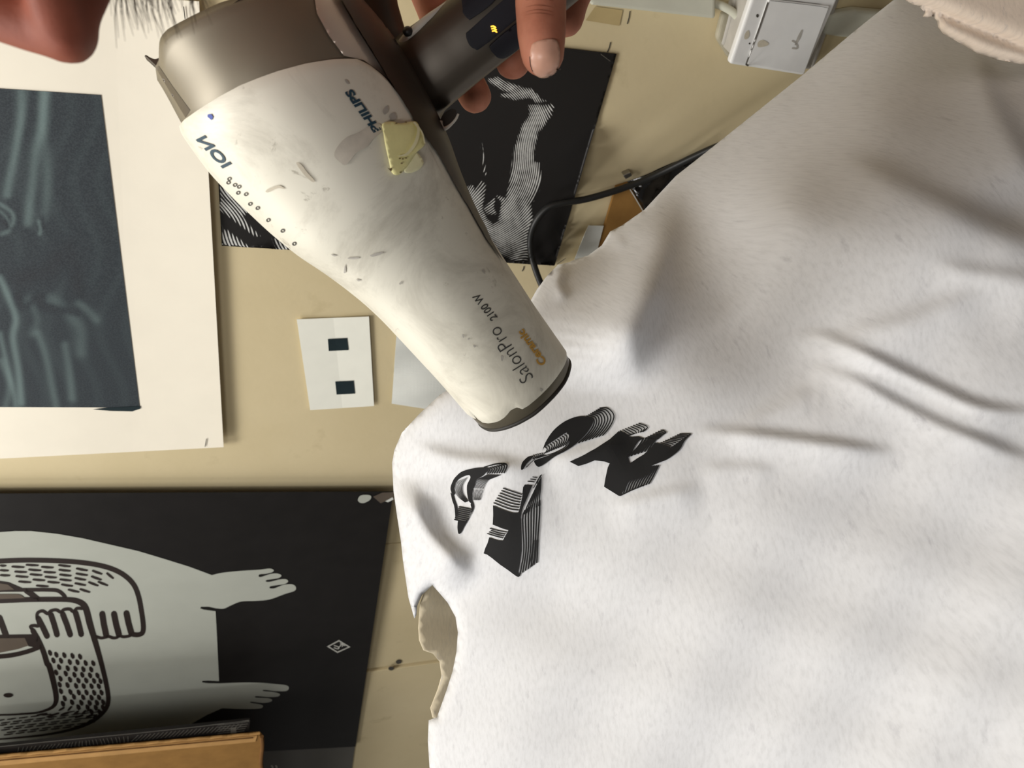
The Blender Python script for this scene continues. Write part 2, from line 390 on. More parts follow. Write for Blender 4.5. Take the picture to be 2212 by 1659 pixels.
# middle: black poster with a portrait made of wavy white lines
MQ = [(452, 18), (1332, 117), (1198, 574), (479, 531)]
mpost = sheet('line_art_poster', MQ, m_black, .002, .0006, 8, lambda u, v: .004*max(0, u-.75)**1.5*4*v)
tag(mpost, 'black poster with a face drawn in wavy white lines, behind the hair dryer', 'poster')
MPb = bvh_of(mpost)
S = [((1065, 178), 38), ((1100, 190), 45), ((1140, 205), 52), ((1160, 260), 66), ((1172, 300), 72), ((1155, 300), 80), ((1140, 340), 90), ((1135, 380), 102), ((1120, 420), 116), ((1150, 400), 115), ((1105, 460), 132), ((1140, 450), 130), ((1090, 500), 143), ((1040, 450), 148), ((1020, 420), 130), ((1030, 490), 150), ((1060, 520), 150), ((1100, 540), 155), ((1120, 510), 142), ((1080, 560), 168), ((1140, 562), 205)]
def basis(x, y, d=4):
    x = (x-1090)/150; y = (y-380)/200; return [(i, j) for i in range(d+1) for j in range(d+1-i) if i+j > 0], x, y
A = []; bb = []; ij, _, _ = basis(0, 0)
for (x, y), al in S:
    _, X, Y = basis(x, y); al = math.radians(al); n_ = np.array([-math.sin(al), math.cos(al)])/4.1
    A.append([(i*X**(i-1)*Y**j/150 if i else 0) for i, j in ij]); bb.append(n_[0]); A.append([(j*X**i*Y**(j-1)/200 if j else 0) for i, j in ij]); bb.append(n_[1])
coef = np.linalg.lstsq(np.vstack([np.array(A), np.eye(len(ij))*2e-4]), np.r_[bb, np.zeros(len(ij))], rcond=None)[0]
def phase(P):
    X = (P[:, 0]-1090)/150; Y = (P[:, 1]-380)/200
    return sum(c*X**i*Y**j for c, (i, j) in zip(coef, ij))
face = [[(1056, 172), (1075, 168), (1105, 182), (1150, 195), (1165, 212), (1178, 218), (1158, 220), (1145, 208), (1110, 215), (1082, 205), (1105, 200), (1078, 190)],
        [(1142, 228), (1170, 228), (1196, 225), (1188, 250), (1172, 272), (1160, 285), (1155, 310), (1150, 350), (1165, 352), (1168, 385), (1160, 415), (1150, 432), (1145, 440), (1150, 480), (1146, 520), (1138, 565), (1110, 560), (1080, 548), (1062, 520), (1030, 470), (1008, 430), (1010, 405), (1020, 402), (1025, 412), (1040, 392), (1048, 400), (1044, 430), (1040, 450), (1050, 470), (1064, 485), (1078, 480), (1082, 455), (1085, 435), (1092, 428), (1102, 400), (1105, 370), (1110, 330), (1120, 295), (1135, 262), (1146, 250)],
        [(1046, 450), (1068, 430), (1064, 445), (1070, 460), (1052, 462)], [(1075, 425), (1092, 428), (1088, 438)], [(1040, 310), (1044, 340), (1048, 375), (1044, 350)]]
pts = []
gx, gy = 250, 150
W_ = [np.array(p, float) for p in MQ]
for j in range(gy+1):
    for i in range(gx+1):
        u, w_ = i/gx, j/gy; pts.append((W_[0]*(1-u)+W_[1]*u)*(1-w_)+(W_[3]*(1-u)+W_[2]*u)*w_)
pts = np.array(pts); mask = np.zeros(len(pts))
def edged(P, poly): return segd(P, list(poly)+[poly[0]])
for pg in face:
    ins = inpoly(pts, pg); d = edged(pts, pg); mask = np.maximum(mask, np.where(ins, np.clip(.40+d/40, 0, .64), np.clip(.42-d/7, 0, 1)))
hole = [(1100, 395), (1118, 372), (1122, 395), (1110, 420)]
cl = np.sin(pts[:, 0]*.083+2*np.sin(pts[:, 1]*.031))*np.sin(pts[:, 1]*.067+1.5*np.sin(pts[:, 0]*.045+.7))+.6*np.sin(pts[:, 0]*.19+pts[:, 1]*.13)*np.sin(pts[:, 1]*.21-pts[:, 0]*.08)
mask = np.where(mask > .02, np.clip(mask+.17*cl, 0, .72), 0)
mask -= .25*np.exp(-(segd(pts, [(1128, 480), (1120, 440), (1122, 400)])/9)**2)+.22*np.exp(-(segd(pts, [(1125, 500), (1135, 530)])/6)**2)
# left corner of the print
Lpg = [[(462, 388), (500, 412), (540, 450), (520, 470), (500, 440), (478, 420)], [(470, 425), (500, 440), (540, 490), (560, 510), (545, 505), (500, 470), (472, 450)], [(474, 500), (490, 498), (520, 520), (545, 540), (476, 534)], [(590, 515), (610, 525), (640, 545), (600, 541)]]
lm = np.zeros(len(pts))
for pg in Lpg:
    ins = inpoly(pts, pg); d = edged(pts, pg); lm = np.maximum(lm, np.where(ins, np.clip(.35+d/25, 0, .7), np.clip(.35-d/9, 0, 1)))
topm = np.where(pts[:, 0] < 980, np.clip(.55-segd(pts, [(828, 70), (850, 85), (866, 95), (885, 110)])/30, 0, 1), 0)*(pts[:, 0] > 700)
ph = phase(pts); L_ = pts[:, 0] < 760; ph = np.where(L_, (pts[:, 0]*.62-pts[:, 1]*.36+4*np.sin(pts[:, 1]*.05))/4.6, ph)
T_ = (pts[:, 0] > 760) & (pts[:, 0] < 985) & (pts[:, 1] < 240); ph = np.where(T_, np.hypot(pts[:, 0]-880, pts[:, 1]-150)/6, ph)
mask = np.maximum(np.maximum(mask, lm*L_), topm)
fm = on(MPb, .0005, .9)
lo_ = orient(mesh('line_print', [fm(*p) for p in pts], [(j*(gx+1)+i, j*(gx+1)+i+1, (j+1)*(gx+1)+i+1, (j+1)*(gx+1)+i) for j in range(gy) for i in range(gx)], None, mpost, True))
for nm, arr in (('phase', ph), ('mask', np.clip(mask, 0, 1))):
    at_ = lo_.data.attributes.new(nm, 'FLOAT', 'POINT'); at_.data.foreach_set('value', arr.astype('f'))
t = NT('wavy_line_ink'); a1 = t.new('ShaderNodeAttribute', attribute_name='phase'); a2 = t.new('ShaderNodeAttribute', attribute_name='mask')
def mth(op, a, b=0.0):
    q_ = t.new('ShaderNodeMath', operation=op)
    for s_, v_ in ((q_.inputs[0], a), (q_.inputs[1], b)):
        if isinstance(v_, bpy.types.NodeSocket): t.link(v_, s_)
        else: s_.default_value = v_
    return q_.outputs[0]
wv = mth('ADD', mth('MULTIPLY', mth('SINE', mth('MULTIPLY', a1.outputs['Fac'], 2*math.pi)), .5), .5)
gr = t.noise(t.coord(), 260, 3); m2 = mth('ADD', a2.outputs['Fac'], mth('MULTIPLY', mth('MULTIPLY', mth('SUBTRACT', gr, .5), a2.outputs['Fac']), .9))
th = mth('SUBTRACT', mth('ADD', wv, mth('MULTIPLY', m2, 1.0)), 1.0)
t.color(t.ramp(mth('MULTIPLY', th, 2.2), [(.02, lin((33, 31, 30))), (.45, lin((214, 214, 210)))])); lo_.data.materials.append(t.set(.45, 0, .4))
staple(mpost, (1298, 117), (1318, 132), .0035); staple(mpost, (1203, 571), (1222, 558), .006)

# small white card with two dark squares
cardq = [(641, 690), (797, 684), (808, 877), (670, 886)]
card = sheet('swatch_card', cardq, m_card, .0022, .0007, 4, lambda u, v: .0015*abs(u-.5)*2)
tag(card, 'small white card with two dark teal squares, right of the cream sheet', 'card')
cb = bvh_of(card)
for sq in ([(708, 732), (750, 730), (753, 756), (710, 758)], [(724, 824), (764, 822), (767, 850), (727, 852)]):
    mb = MB(); shape(mb, sq, on(cb, .0005), step=14); orient(mb.build('dark_square', m_teal, card))

# half hidden sheet behind the dryer nozzle
hs = sheet('loose_paper', [(857, 716), (1060, 716), (1060, 905), (846, 872)], m_scrap, .004, .0006, 10, lambda u, v: .012*math.sin(u*3)*v+.004*math.sin(v*9+u*4))
tag(hs, 'loose white paper sheet half hidden behind the dryer nozzle', 'paper')

# bottom left: black poster with a pale long armed figure
BQ = [(-300, 1068), (850, 1062), (768, 1613), (-300, 1668)]
bp = sheet('figure_poster', BQ, m_black, .0125, .0008, 10, lambda u, v: .006*(1-v)**3*(.4+.6*u))
tag(bp, 'large black poster of a pale shaggy armed figure, lower left', 'poster')
BPb = bvh_of(bp)
k = 1/2.68
def Q(pts): return [(x*k, 1040+y*k) for x, y in pts]
z5 = 340/2212.0
def Q5(pts): return [(x*z5, 1180+y*z5) for x, y in pts]
def Q6(pts): return [(x*z5, 1400+y*z5) for x, y in pts]
def printed(name, shapes, mat, off, parent, bv, step=26, strokes=()):
    mb = MB(); f = on(bv, off, 1.4)
    for s in shapes: shape(mb, s, f, step=step)
    for p, wd in strokes: shape(mb, ribbon(p, wd), f, step=step)
    return orient(mb.build(name, mat, parent))
fig = Q([(-300, 420), (-100, 310), (0, 292), (90, 286), (180, 286), (330, 302), (480, 328), (640, 365), (800, 402), (960, 450), (1100, 494), (1226, 541)]) + \
      Q(cr([(1226, 541), (1290, 527), (1400, 516), (1500, 510), (1560, 503), (1584, 512), (1576, 524), (1540, 533), (1505, 536), (1497, 546), (1510, 552), (1560, 536), (1600, 531), (1628, 541), (1618, 556), (1580, 564), (1545, 569), (1538, 577), (1560, 580), (1620, 566), (1655, 565), (1668, 577), (1650, 592), (1600, 600), (1565, 606), (1562, 617), (1590, 617), (1640, 598), (1690, 594), (1712, 610), (1705, 632), (1650, 650), (1560, 682), (1480, 690), (1395, 694), (1340, 715), (1295, 735), (1250, 733)], 4)) + \
      Q([(1210, 724), (1165, 724), (1158, 733), (1180, 741), (1248, 750), (1256, 900), (1268, 1155), (1210, 1152), (1172, 1153), (1170, 1162), (1200, 1167), (1268, 1168)]) + \
      Q(cr([(1268, 1168), (1400, 1163), (1500, 1164), (1600, 1172), (1660, 1180), (1672, 1196), (1655, 1212), (1590, 1212), (1530, 1205), (1525, 1212), (1580, 1218), (1618, 1228), (1612, 1243), (1560, 1247), (1485, 1242), (1482, 1250), (1550, 1254), (1574, 1262), (1566, 1275), (1520, 1281), (1455, 1274), (1453, 1281), (1500, 1288), (1522, 1297), (1512, 1312), (1460, 1316), (1380, 1316), (1286, 1312)], 4)) + \
      Q([(1200, 1350), (1120, 1395), (1040, 1435), (950, 1470), (870, 1510), (810, 1575), (-300, 1640)])
printed('pale_figure', [fig], m_greyfig, .0006, bp, BPb)
st = []
st.append((cr(Q5([(-400, 235), (0, 205), (300, 192), (600, 193), (900, 205), (1150, 225), (1400, 265), (1600, 325), (1760, 415), (1880, 540), (1945, 700), (1985, 900), (2010, 1080), (2010, 1180), (1985, 1225), (1930, 1240), (1865, 1235)]), 6), 10.5))
st.append((cr(Q5([(1865, 1235), (1800, 1260), (1730, 1268), (1680, 1255), (1640, 1278), (1590, 1285), (1530, 1265), (1480, 1275), (1420, 1285), (1350, 1265)]), 5), 6.5))
for a_, b_ in (((1435, 945), (1490, 1240)), ((1600, 945), (1670, 1240)), ((1775, 935), (1845, 1220))): st.append((Q5([a_, ((a_[0]+b_[0])/2-5, (a_[1]+b_[1])/2), b_]), 13))
st.append((cr(Q5([(-300, 765), (0, 760), (400, 745), (700, 742), (950, 745), (1080, 765), (1170, 815), (1215, 900), (1260, 1080), (1320, 1280), (1390, 1520), (1420, 1660)])[:-1]+Q6([(1420, 200), (1470, 400), (1510, 600), (1520, 720), (1500, 820), (1430, 920), (1320, 1010), (1180, 1080), (1000, 1140), (800, 1185), (550, 1225), (300, 1250), (0, 1275), (-300, 1290)]), 5), [11, 11, 11, 13, 14, 11, 10, 9.5, 8, 7, 5, 4, 3]))
st.append((cr(Q5([(460, 1180), (540, 1320), (610, 1480), (660, 1640)])+Q6([(690, 250), (740, 430), (780, 620), (785, 740), (740, 820), (640, 870), (500, 905), (250, 925), (0, 935), (-300, 940)]), 6), [11, 11, 12, 12, 11, 7, 4.5, 4, 4]))
for a_, b_ in (((535, 1010), (660, 1260)), ((715, 960), (800, 1240)), ((880, 950), (985, 1240)), ((1060, 930), (1140, 1235))): st.append((Q5([a_, ((a_[0]+b_[0])/2+4, (a_[1]+b_[1])/2), b_]), 12))
st.append((cr(Q5([(440, 1150), (430, 1120), (480, 1110), (545, 1110), (520, 1000), (530, 930), (600, 905), (670, 945), (710, 905), (790, 890), (850, 920), (900, 885), (980, 880), (1030, 915), (1080, 870), (1160, 870)]), 6), 7))
st.append((cr(Q5([(-300, 610), (0, 610), (320, 608), (700, 608), (820, 625), (900, 690), (915, 740)]), 6), 8))
st.append((Q5([(370, 620), (430, 660), (530, 740)]), 12)); st.append((Q5([(-10, 1000), (40, 1130), (90, 1270)]), 13)); st.append((Q5([(-300, 1268), (0, 1268), (440, 1262)]), 9))
st.append((cr(Q5([(-300, 1560), (0, 1545), (200, 1520), (400, 1470), (560, 1410)]), 5), 10))
printed('figure_outline', [Q5([(360, 1290), (540, 1250), (560, 1430), (400, 1400)]), Q5([(-20, 480), (120, 500), (330, 590), (330, 620), (-20, 640)])], m_brownline, .0011, bp, BPb, 26, st)
for bf_ in ([Q5([(-300, 665), (250, 665), (300, 680), (350, 722), (-300, 745)]), Q5([(-300, 1290), (350, 1282), (400, 1390), (250, 1440), (0, 1490), (-300, 1500)]), Q5([(-20, 510), (110, 530), (200, 600), (-20, 615)])]): printed('brown_fill', [bf_], m_midbrown, .0014, bp, BPb)
dash = MB(); fB = on(BPb, .0012, 1.4)
dl = [(0, 265, 85, 270), (165, 280, 340, 290), (365, 255, 540, 265), (580, 285, 750, 295), (820, 260, 990, 278), (1070, 308, 1230, 335), (1295, 340, 1435, 385), (1495, 375, 1595, 445), (0, 330, 120, 338), (205, 350, 375, 358), (400, 322, 575, 335), (615, 355, 780, 365), (825, 325, 990, 342), (1065, 378, 1230, 402), (1280, 420, 1425, 465), (0, 400, 140, 406), (220, 415, 395, 428), (420, 388, 590, 402), (630, 423, 795, 435), (835, 392, 1000, 410), (1050, 442, 1205, 468), (1375, 495, 1515, 545), (260, 490, 435, 502), (460, 462, 630, 475), (668, 495, 835, 508), (838, 460, 1003, 478), (1050, 515, 1205, 542), (1240, 500, 1380, 548), (860, 532, 1022, 555), (508, 548, 680, 560), (955, 605, 1112, 638), (1120, 598, 1265, 640),
      (-180, 280, -40, 275), (-200, 345, -60, 340), (-170, 410, -50, 406)]
for x0, y0, x1, y1 in dl: shape(dash, ribbon(Q5([(x0+8, y0), ((x0+x1)/2, (y0+y1)/2+2), (x1-8, y1)]), [4.2, 5.2, 3.6]), fB)
dots = [(700, 62), (788, 88), (900, 95), (1015, 105), (1122, 115), (747, 168), (853, 172), (977, 190), (1085, 193), (1200, 205), (1307, 208), (827, 262), (948, 278), (1058, 285), (1168, 292), (1278, 295), (786, 338), (920, 352), (1043, 370), (1152, 370), (1262, 378), (1366, 380), (846, 424), (980, 438), (1098, 450), (1208, 450), (1318, 455), (1407, 458), (834, 508), (945, 515), (1065, 525), (1172, 528), (1282, 530), (1385, 532), (852, 600), (985, 610), (1103, 618), (1212, 618), (1320, 622), (1422, 620), (905, 700), (1035, 678), (1165, 685), (1282, 690), (1387, 688), (880, 776), (1008, 755), (1138, 762), (1255, 765), (1357, 762), (1446, 755), (1098, 825), (1227, 828), (1342, 832), (1443, 828), (1282, 890), (1397, 893)]
for x, y in dots: shape(dash, ribbon(Q6([(x-10, y-24), (x+2, y), (x+10, y+22)]), [5.5, 8.5, 6.5]), fB)
for r_ in range(7):
    for c_ in range(9 if r_ else 7):
        x = -60+c_*165+(r_ % 2)*60+r_*20; y = 1010+r_*33-(c_*22)*.9+(-26 if c_ > 6 else 0)
        if y < 930 and x < 900: continue
        if x > 1330 or y > 1235-(x*.06): continue
        shape(dash, ribbon(Q6([(x, y+7), (x+60, y), (x+115, y-10)]), [2.2, 3.0, 2.2]), fB)
for x0, y0, x1, y1 in ((830, 870, 895, 832), (955, 870, 1000, 820), (1035, 925, 1095, 885), (1155, 915, 1200, 875), (1210, 975, 1280, 935), (1310, 975, 1355, 935), (1230, 1040, 1290, 1005), (525, 935, 655, 915), (660, 960, 820, 910), (860, 930, 960, 900), (1060, 970, 1160, 940)):
    shape(dash, ribbon(Q6([(x0, y0), ((x0+x1)/2, (y0+y1)/2), (x1, y1)]), [3, 5, 4]), fB)
shape(dash, [(17.8+10.5*math.cos(a), 1501+5*math.sin(a)) for a in np.linspace(0, 2*math.pi, 16, endpoint=False)], fB)
tag(orient(dash.build('fur_dashes', m_brownline, bp)), kind='stuff')
# diamond emblem, pale blob and torn corner
mb = MB(); f = on(BPb, .0008, 1.4)
dm = [(706, 1396), (732, 1382), (757, 1397), (729, 1410)]
shape(mb, dm, f, holes=[[(711, 1396), (732, 1385), (752, 1397), (729, 1407)]])
for p in ([(722, 1394), (731, 1397), (731, 1401), (722, 1399)], [(731, 1399), (737, 1392), (735, 1389), (741, 1391)], [(736, 1391), (745, 1394)], [(742, 1390), (739, 1396)]):
    shape(mb, ribbon(cr(p, 3) if len(p) > 2 else [p[0], ((p[0][0]+p[1][0])/2, (p[0][1]+p[1][1])/2), p[1]], 2.0), f)
orient(mb.build('diamond_emblem', m_white_ink, bp))
mb = MB(); shape(mb, cr([(773, 1080), (778, 1071), (790, 1069), (801, 1071), (800, 1079), (788, 1086), (778, 1086)], 4, True), wmap(.0192)); orient(mb.build('pale_blob', m_greyfig, bp))
mb = MB(); shape(mb, [(806, 1073), (826, 1064), (850, 1063), (850, 1078), (838, 1081), (822, 1087)], wmap(.0192)); orient(mb.build('torn_corner', m_midbrown, bp))
mb = MB(); shape(mb, [(832, 1083), (848, 1074), (850, 1079), (838, 1085)], wmap(.0197)); orient(mb.build('torn_edge', m_scrap, bp))

# grey sheet below the black poster
gs = sheet('grey_poster', [(300, 1622), (768, 1603), (750, 1730), (300, 1730)], m_greysheet, .0075, .0006)
tag(gs, 'grey poster strip with tiny white marks under the black figure poster', 'poster')
mb = MB(); gb = bvh_of(gs)
for x in (587, 596): shape(mb, ribbon([(x, 1654), (x+2, 1657), (x+1, 1662)], 4), on(gb, .0005, 1.5))
orient(mb.build('tiny_marks', m_white_ink, gs))

# ------------------------------------------------------------------ carton and dark sleeve in front of the poster
def panel_of(name, pxs, off, th, mat, label, cat):
    fr_ = [wall(*p, off) for p in pxs]; o = fix_normals(mesh(name, *prism(fr_, [p+np.array([0, th, 0]) for p in fr_]), mat)); tag(o, label, cat); return o, fr_
cbx, cf = panel_of('carton', [(-260, 1661), (561, 1588), (566, 1592), (568, 1900), (-260, 1900)], .125, .007, m_card_brown, 'brown corrugated carton with a raised flap in the bottom left corner', 'box')
# the body of the carton, below the picture, carries the flap
bq = [(-260, 1880), (566, 1880), (566, 2150), (-260, 2150)]
bo = fix_normals(mesh('carton_body', *prism([wall(*p, .118) for p in bq], [wall(*p, .118)*[1, 0, 1]+np.array([0, D-.012, 0]) for p in bq]), m_card_brown, cbx))
ca_, cb_ = cf[0], cf[1]; cperp = np.array([-1.0, 0, 0]); dd_ = (cb_-ca_)/np.linalg.norm(cb_-ca_); cperp -= dd_*cperp.dot(dd_); cperp /= np.linalg.norm(cperp)
bevel(cbx, .0015, 2)
u = (cb_-ca_)/np.linalg.norm(cb_-ca_); L0 = np.linalg.norm(cb_-ca_)
fr = np.array([0, -.0012, 0])
mesh('top_flap', *prism([ca_+fr, cb_+fr-u*.004, cb_+fr-u*.004+cperp*.020, ca_+fr+cperp*.022], [ca_-fr*.2, cb_-fr*.2-u*.004, cb_-fr*.2-u*.004+cperp*.020, ca_-fr*.2+cperp*.022]), m_card_edge, cbx)
ed = []; N_ = 60
for i in range(N_+1):
    s_ = L0*i/N_; ed.append(ca_+u*s_-cperp*(.0018+.0009*math.sin(i*1.7)+.0006*random.random())+np.array([0, .002, 0]))
mesh('torn_rim', *tube(ed, .0022, 6), m_card_edge, cbx)
mesh('rim_gap', *tube([ca_+cperp*.003+fr*1.6, cb_+cperp*.003+fr*1.6-u*.01], .0011, 6), m_card_dark, cbx)
ee = [wall(565.5+1.2*math.sin(t_*9), 1591+t_*100, .126-.0*t_) for t_ in np.linspace(0, 1, 24)]
mesh('worn_edge', *tube(ee, .0032, 7), m_card_dark, cbx)
slv, sf = panel_of('portfolio_sleeve', [(-260, 1637), (540, 1556), (537, 1590), (530, 1860), (-260, 1860)], .116, .004, m_black, 'thin black sleeve with fine pale hatching sticking out behind the carton', 'folder')
slb = bvh_of(slv); mb = MB(); fS = on(slb, .0006, 1.3)
ribbon_mesh(mb, [(-200, 1633), (100, 1602), (300, 1583), (430, 1569), (538, 1556)], 1.3, fS)
for i in range(30):
    x = 40+i*8.2+random.random()*2; yb = 1605-(x-100)*.1; ribbon_mesh(mb, [(x+6*math.sin(i*.2), yb+3), (x-2, yb+12), (x-4*math.cos(i*.2), yb+24)], .9, fS)
for i in range(26):
    x = 290+i*9; yb = 1584-(x-300)*.108; ribbon_mesh(mb, [(x+9, yb+2), (x+3, yb+8), (x-6, yb+16)], 1.0, fS)
for i in range(5): ribbon_mesh(mb, [(470, 1566+i*4.5), (510, 1562+i*4.5), (538-i*2.5, 1558+i*5.0)], 1.0, fS)
orient(mb.build('hatching', m_greysheet, slv))
mb = MB(); shape(mb, [(498, 1572), (510, 1570), (511, 1592), (499, 1594)], fS, step=8); orient(mb.build('white_tag', m_greysheet, slv))

# ------------------------------------------------------------------ right: switch, ducts, cord, board, bag
def plate(corners, off, depth, name, mat, parent=None, bev=.003, seg=4):
    fr_ = [wall(*p, off) for p in corners]; o = fix_normals(mesh(name, *prism(fr_, [p+np.array([0, depth, 0]) for p in fr_]), mat, parent))
    if bev: bevel(o, bev, seg)
    return o
sw = plate([(1558, 100), (1600, -60), (1838, -60), (1760, 150)], .012, .011, 'light_switch', m_switch_side, None, .004)
tag(sw, 'white rocker light switch with stains, upper right beside the shirt edge', 'switch')
plate([(1585, 128), (1637, -62), (1822, -62), (1752, 152)], .036, .030, 'back_box', m_switch_side, sw, .003)
plate([(1576, 139), (1648, -75), (1836, -60), (1737, 164)], .044, .009, 'frame_plate', m_switch, sw, .003)
plate([(1613, 139), (1661, -2), (1793, 13), (1737, 161)], .0462, .003, 'rocker', m_switch, sw, .0012)
swb = [bvh_of(o) for o in [sw]+list(sw.children)]; fW = on(swb, .0003, .8)
mb = MB(); ribbon_mesh(mb, cr([(1663, -6), (1640, 62), (1614, 132), (1613, 139), (1617, 142)], 6), 3.6, fW); ribbon_mesh(mb, [(1664, -1), (1720, 5), (1770, 11), (1790, 15)], 5.5, fW); mb.build('rocker_gap', m_gap, sw)
mb = MB(); shape(mb, cr([(1612, 68), (1617, 66), (1619, 76), (1614, 84), (1608, 84), (1608, 76)], 4, True), fW, step=4); shape(mb, cr([(1638, 90), (1648, 86), (1660, 93), (1656, 99), (1640, 102), (1636, 98)], 4, True), fW, step=5); mb.build('beige_stain', m_stain, sw)
mb = MB(); shape(mb, ribbon(cr([(1732, 66), (1726, 80), (1718, 96)], 4), [4, 7, 4]), fW, step=4); shape(mb, ribbon(cr([(1712, 88), (1720, 94), (1722, 104), (1712, 104)], 4), 4), fW, step=4); mb.build('grey_smudge', m_smudge, sw)
for sx_, sy_, r1_, r2_ in ((1619, 94, 2, 2), (1636, 34, 3, 4)): mb = MB(); shape(mb, [(sx_+r1_*math.cos(a), sy_+r2_*math.sin(a)) for a in np.linspace(0, 6.28, 8, endpoint=False)], fW); mb.build('speck_mark', m_gap, sw)
if 0: mb = MB(); shape(mb, [(1619+2*math.cos(a), 94+2*math.sin(a)) for a in np.linspace(0, 6.28, 8, endpoint=False)], fW); shape(mb, [(1636+3*math.cos(a), 34+4*math.sin(a)) for a in np.linspace(0, 6.28, 8, endpoint=False)], fW); mb.build('speck_mark', m_gap, sw)
pz = plate([(1548, 85), (1562, 28), (1600, 20), (1590, 132), (1575, 128)], .010, .009, 'dried_glue', m_putty, sw, .004)
d1 = plate([(1225, -35), (1548, -8), (1547, 43), (1280, 13)], .02, .019, 'cable_duct', m_duct, None, .004)
tag(d1, 'pale cable duct running along the top, ending left of the switch', 'cable duct')
d2 = plate([(1786, 34), (1850, 22), (1935, 30), (1935, 90), (1820, 82), (1778, 76)], .014, .013, 'cable_duct', m_duct, None, .004)
tag(d2, 'short pale cable duct stub right of the switch, running under the shirt', 'cable duct')
cbp = cr([wall(1538, 6, .010), wall(1562, 14, .014), wall(1585, 28, .016), wall(1604, 50, .016), wall(1612, 62, .014)], 6)
cb2 = mesh('switch_cable', *tube(cbp, .0040, 10), m_duct, None, True); tag(cb2, 'short thick white cable bending from the duct into the light switch', 'cable')

bd = plate([(1331, 404), (1357, 396), (1470, 590), (1430, 640), (1262, 640)], .006, .004, 'cardboard_piece', m_card_brown, None, 0)
tag(bd, 'brown cardboard piece on the wall peeking out above the shirt edge', 'cardboard')
bdb = bvh_of(bd); mb = MB(); ribbon_mesh(mb, [(1356.5, 402), (1372.5, 428), (1390, 458)], 2.0, on(bdb, .0006, .8)); mb.build('pale_cut_edge', m_scrap, bd)
# black film bag, crumpled
V, T = fill([(1357, 392), (1380, 384), (1420, 366), (1470, 345), (1540, 318), (1640, 330), (1560, 480), (1480, 600), (1440, 560), (1400, 470)], step=14)
vv = [wall(x, y, .009+.004*math.sin(x*.09+y*.05)+.003*math.sin(x*.05-y*.13)) for x, y in V]
bag = orient(mesh('plastic_bag', vv, T, m_bag, None, True)); solidify(bag, .0006); tag(bag, 'crumpled black plastic film in the gap under the cord, beside the cardboard', 'bag')
ts = sheet('paper_scrap', [(1271, 487), (1304, 488), (1275, 600), (1225, 600)], m_scrap, .0075, .0005, 6, lambda u, v: .006*(1-u)**2*abs(math.sin(v*5)))
tag(ts, 'torn white paper scrap beside the brown cardboard piece', 'paper')
nb = plate([(1346, 379), (1362, 372), (1366, 380), (1352, 388)], .008, .008, 'wall_nail', m_steel, None, .001); tag(nb, 'bright nail head in the wall just above the black cord', 'nail')

cpx = [(1640, 285, .060), (1560, 312, .045), (1500, 338, .034), (1430, 372, .022), (1380, 394, .018), (1320, 415, .018), (1262, 431, .018), (1215, 438, .018), (1182, 449, .018), (1158, 477, .020), (1146, 510, .022), (1147, 545, .026), (1156, 580, .032), (1169, 614, .040), (1190, 660, .050)]
cord = mesh('power_cord', *tube(cr([wall(x, y, o_) for x, y, o_ in cpx], 6), .0037, 12), m_plastic_black, None, True)
tag(cord, 'black power cord looping across the line poster and under the shirt', 'cord')

# ------------------------------------------------------------------ shirt
SH = [(2040, -60), (1930, 0), (1846, 67), (1730, 165), (1640, 237), (1540, 317), (1460, 380), (1392, 453), (1345, 486), (1318, 500), (1300, 530), (1270, 552), (1238, 562), (1230, 566), (1205, 572), (1180, 598), (1160, 625), (1143, 655), (1120, 700), (1000, 820), (950, 853), (905, 895), (868, 935), (852, 972), (847, 1000), (850, 1060), (857, 1110), (866, 1170), (871, 1215), (882, 1290), (895, 1336), (899, 1330), (900, 1310), (912, 1285), (934, 1264), (950, 1282), (967, 1302), (984, 1333), (989, 1366), (986, 1408), (978, 1449), (964, 1493), (944, 1549), (926, 1556), (924, 1600), (928, 1660), (930, 1800), (2420, 1800), (2420, -60)]
CP = [(2040, -60, .76), (1930, 0, .735), (1730, 165, .715), (1540, 317, .70), (1392, 453, .68), (1300, 530, .665), (1200, 580, .63), (1143, 655, .595), (1000, 820, .565), (900, 900, .58), (850, 1000, .60), (866, 1170, .60), (890, 1300, .595), (989, 1366, .555), (944, 1549, .56), (930, 1800, .56),
      (2212, 60, .62), (2420, -60, .62), (1900, 250, .575), (1700, 450, .53), (1420, 640, .552), (1300, 760, .545), (1250, 900, .53), (1100, 1000, .54), (1060, 1150, .54), (1500, 900, .495), (1560, 640, .54), (1800, 700, .475), (2212, 600, .425), (2212, 900, .395), (1800, 1000, .445), (1400, 1150, .49), (1200, 1300, .52), (1100, 1500, .525), (1500, 1450, .46), (1900, 1300, .41), (2212, 1250, .37), (2212, 1659, .355), (1600, 1750, .445), (2420, 1800, .33), (2420, 600, .39)]
cpa = np.array(CP); X0 = cpa[:, :2]/1000
def tps(r): return np.where(r > 0, r*r*np.log(np.maximum(r, 1e-9)), 0)
Kk = tps(np.linalg.norm(X0[:, None]-X0[None], axis=2))+np.eye(len(X0))*1e-3; Pm = np.c_[np.ones(len(X0)), X0]
sol = np.linalg.solve(np.block([[Kk, Pm], [Pm.T, np.zeros((3, 3))]]), np.r_[cpa[:, 2], 0, 0, 0])
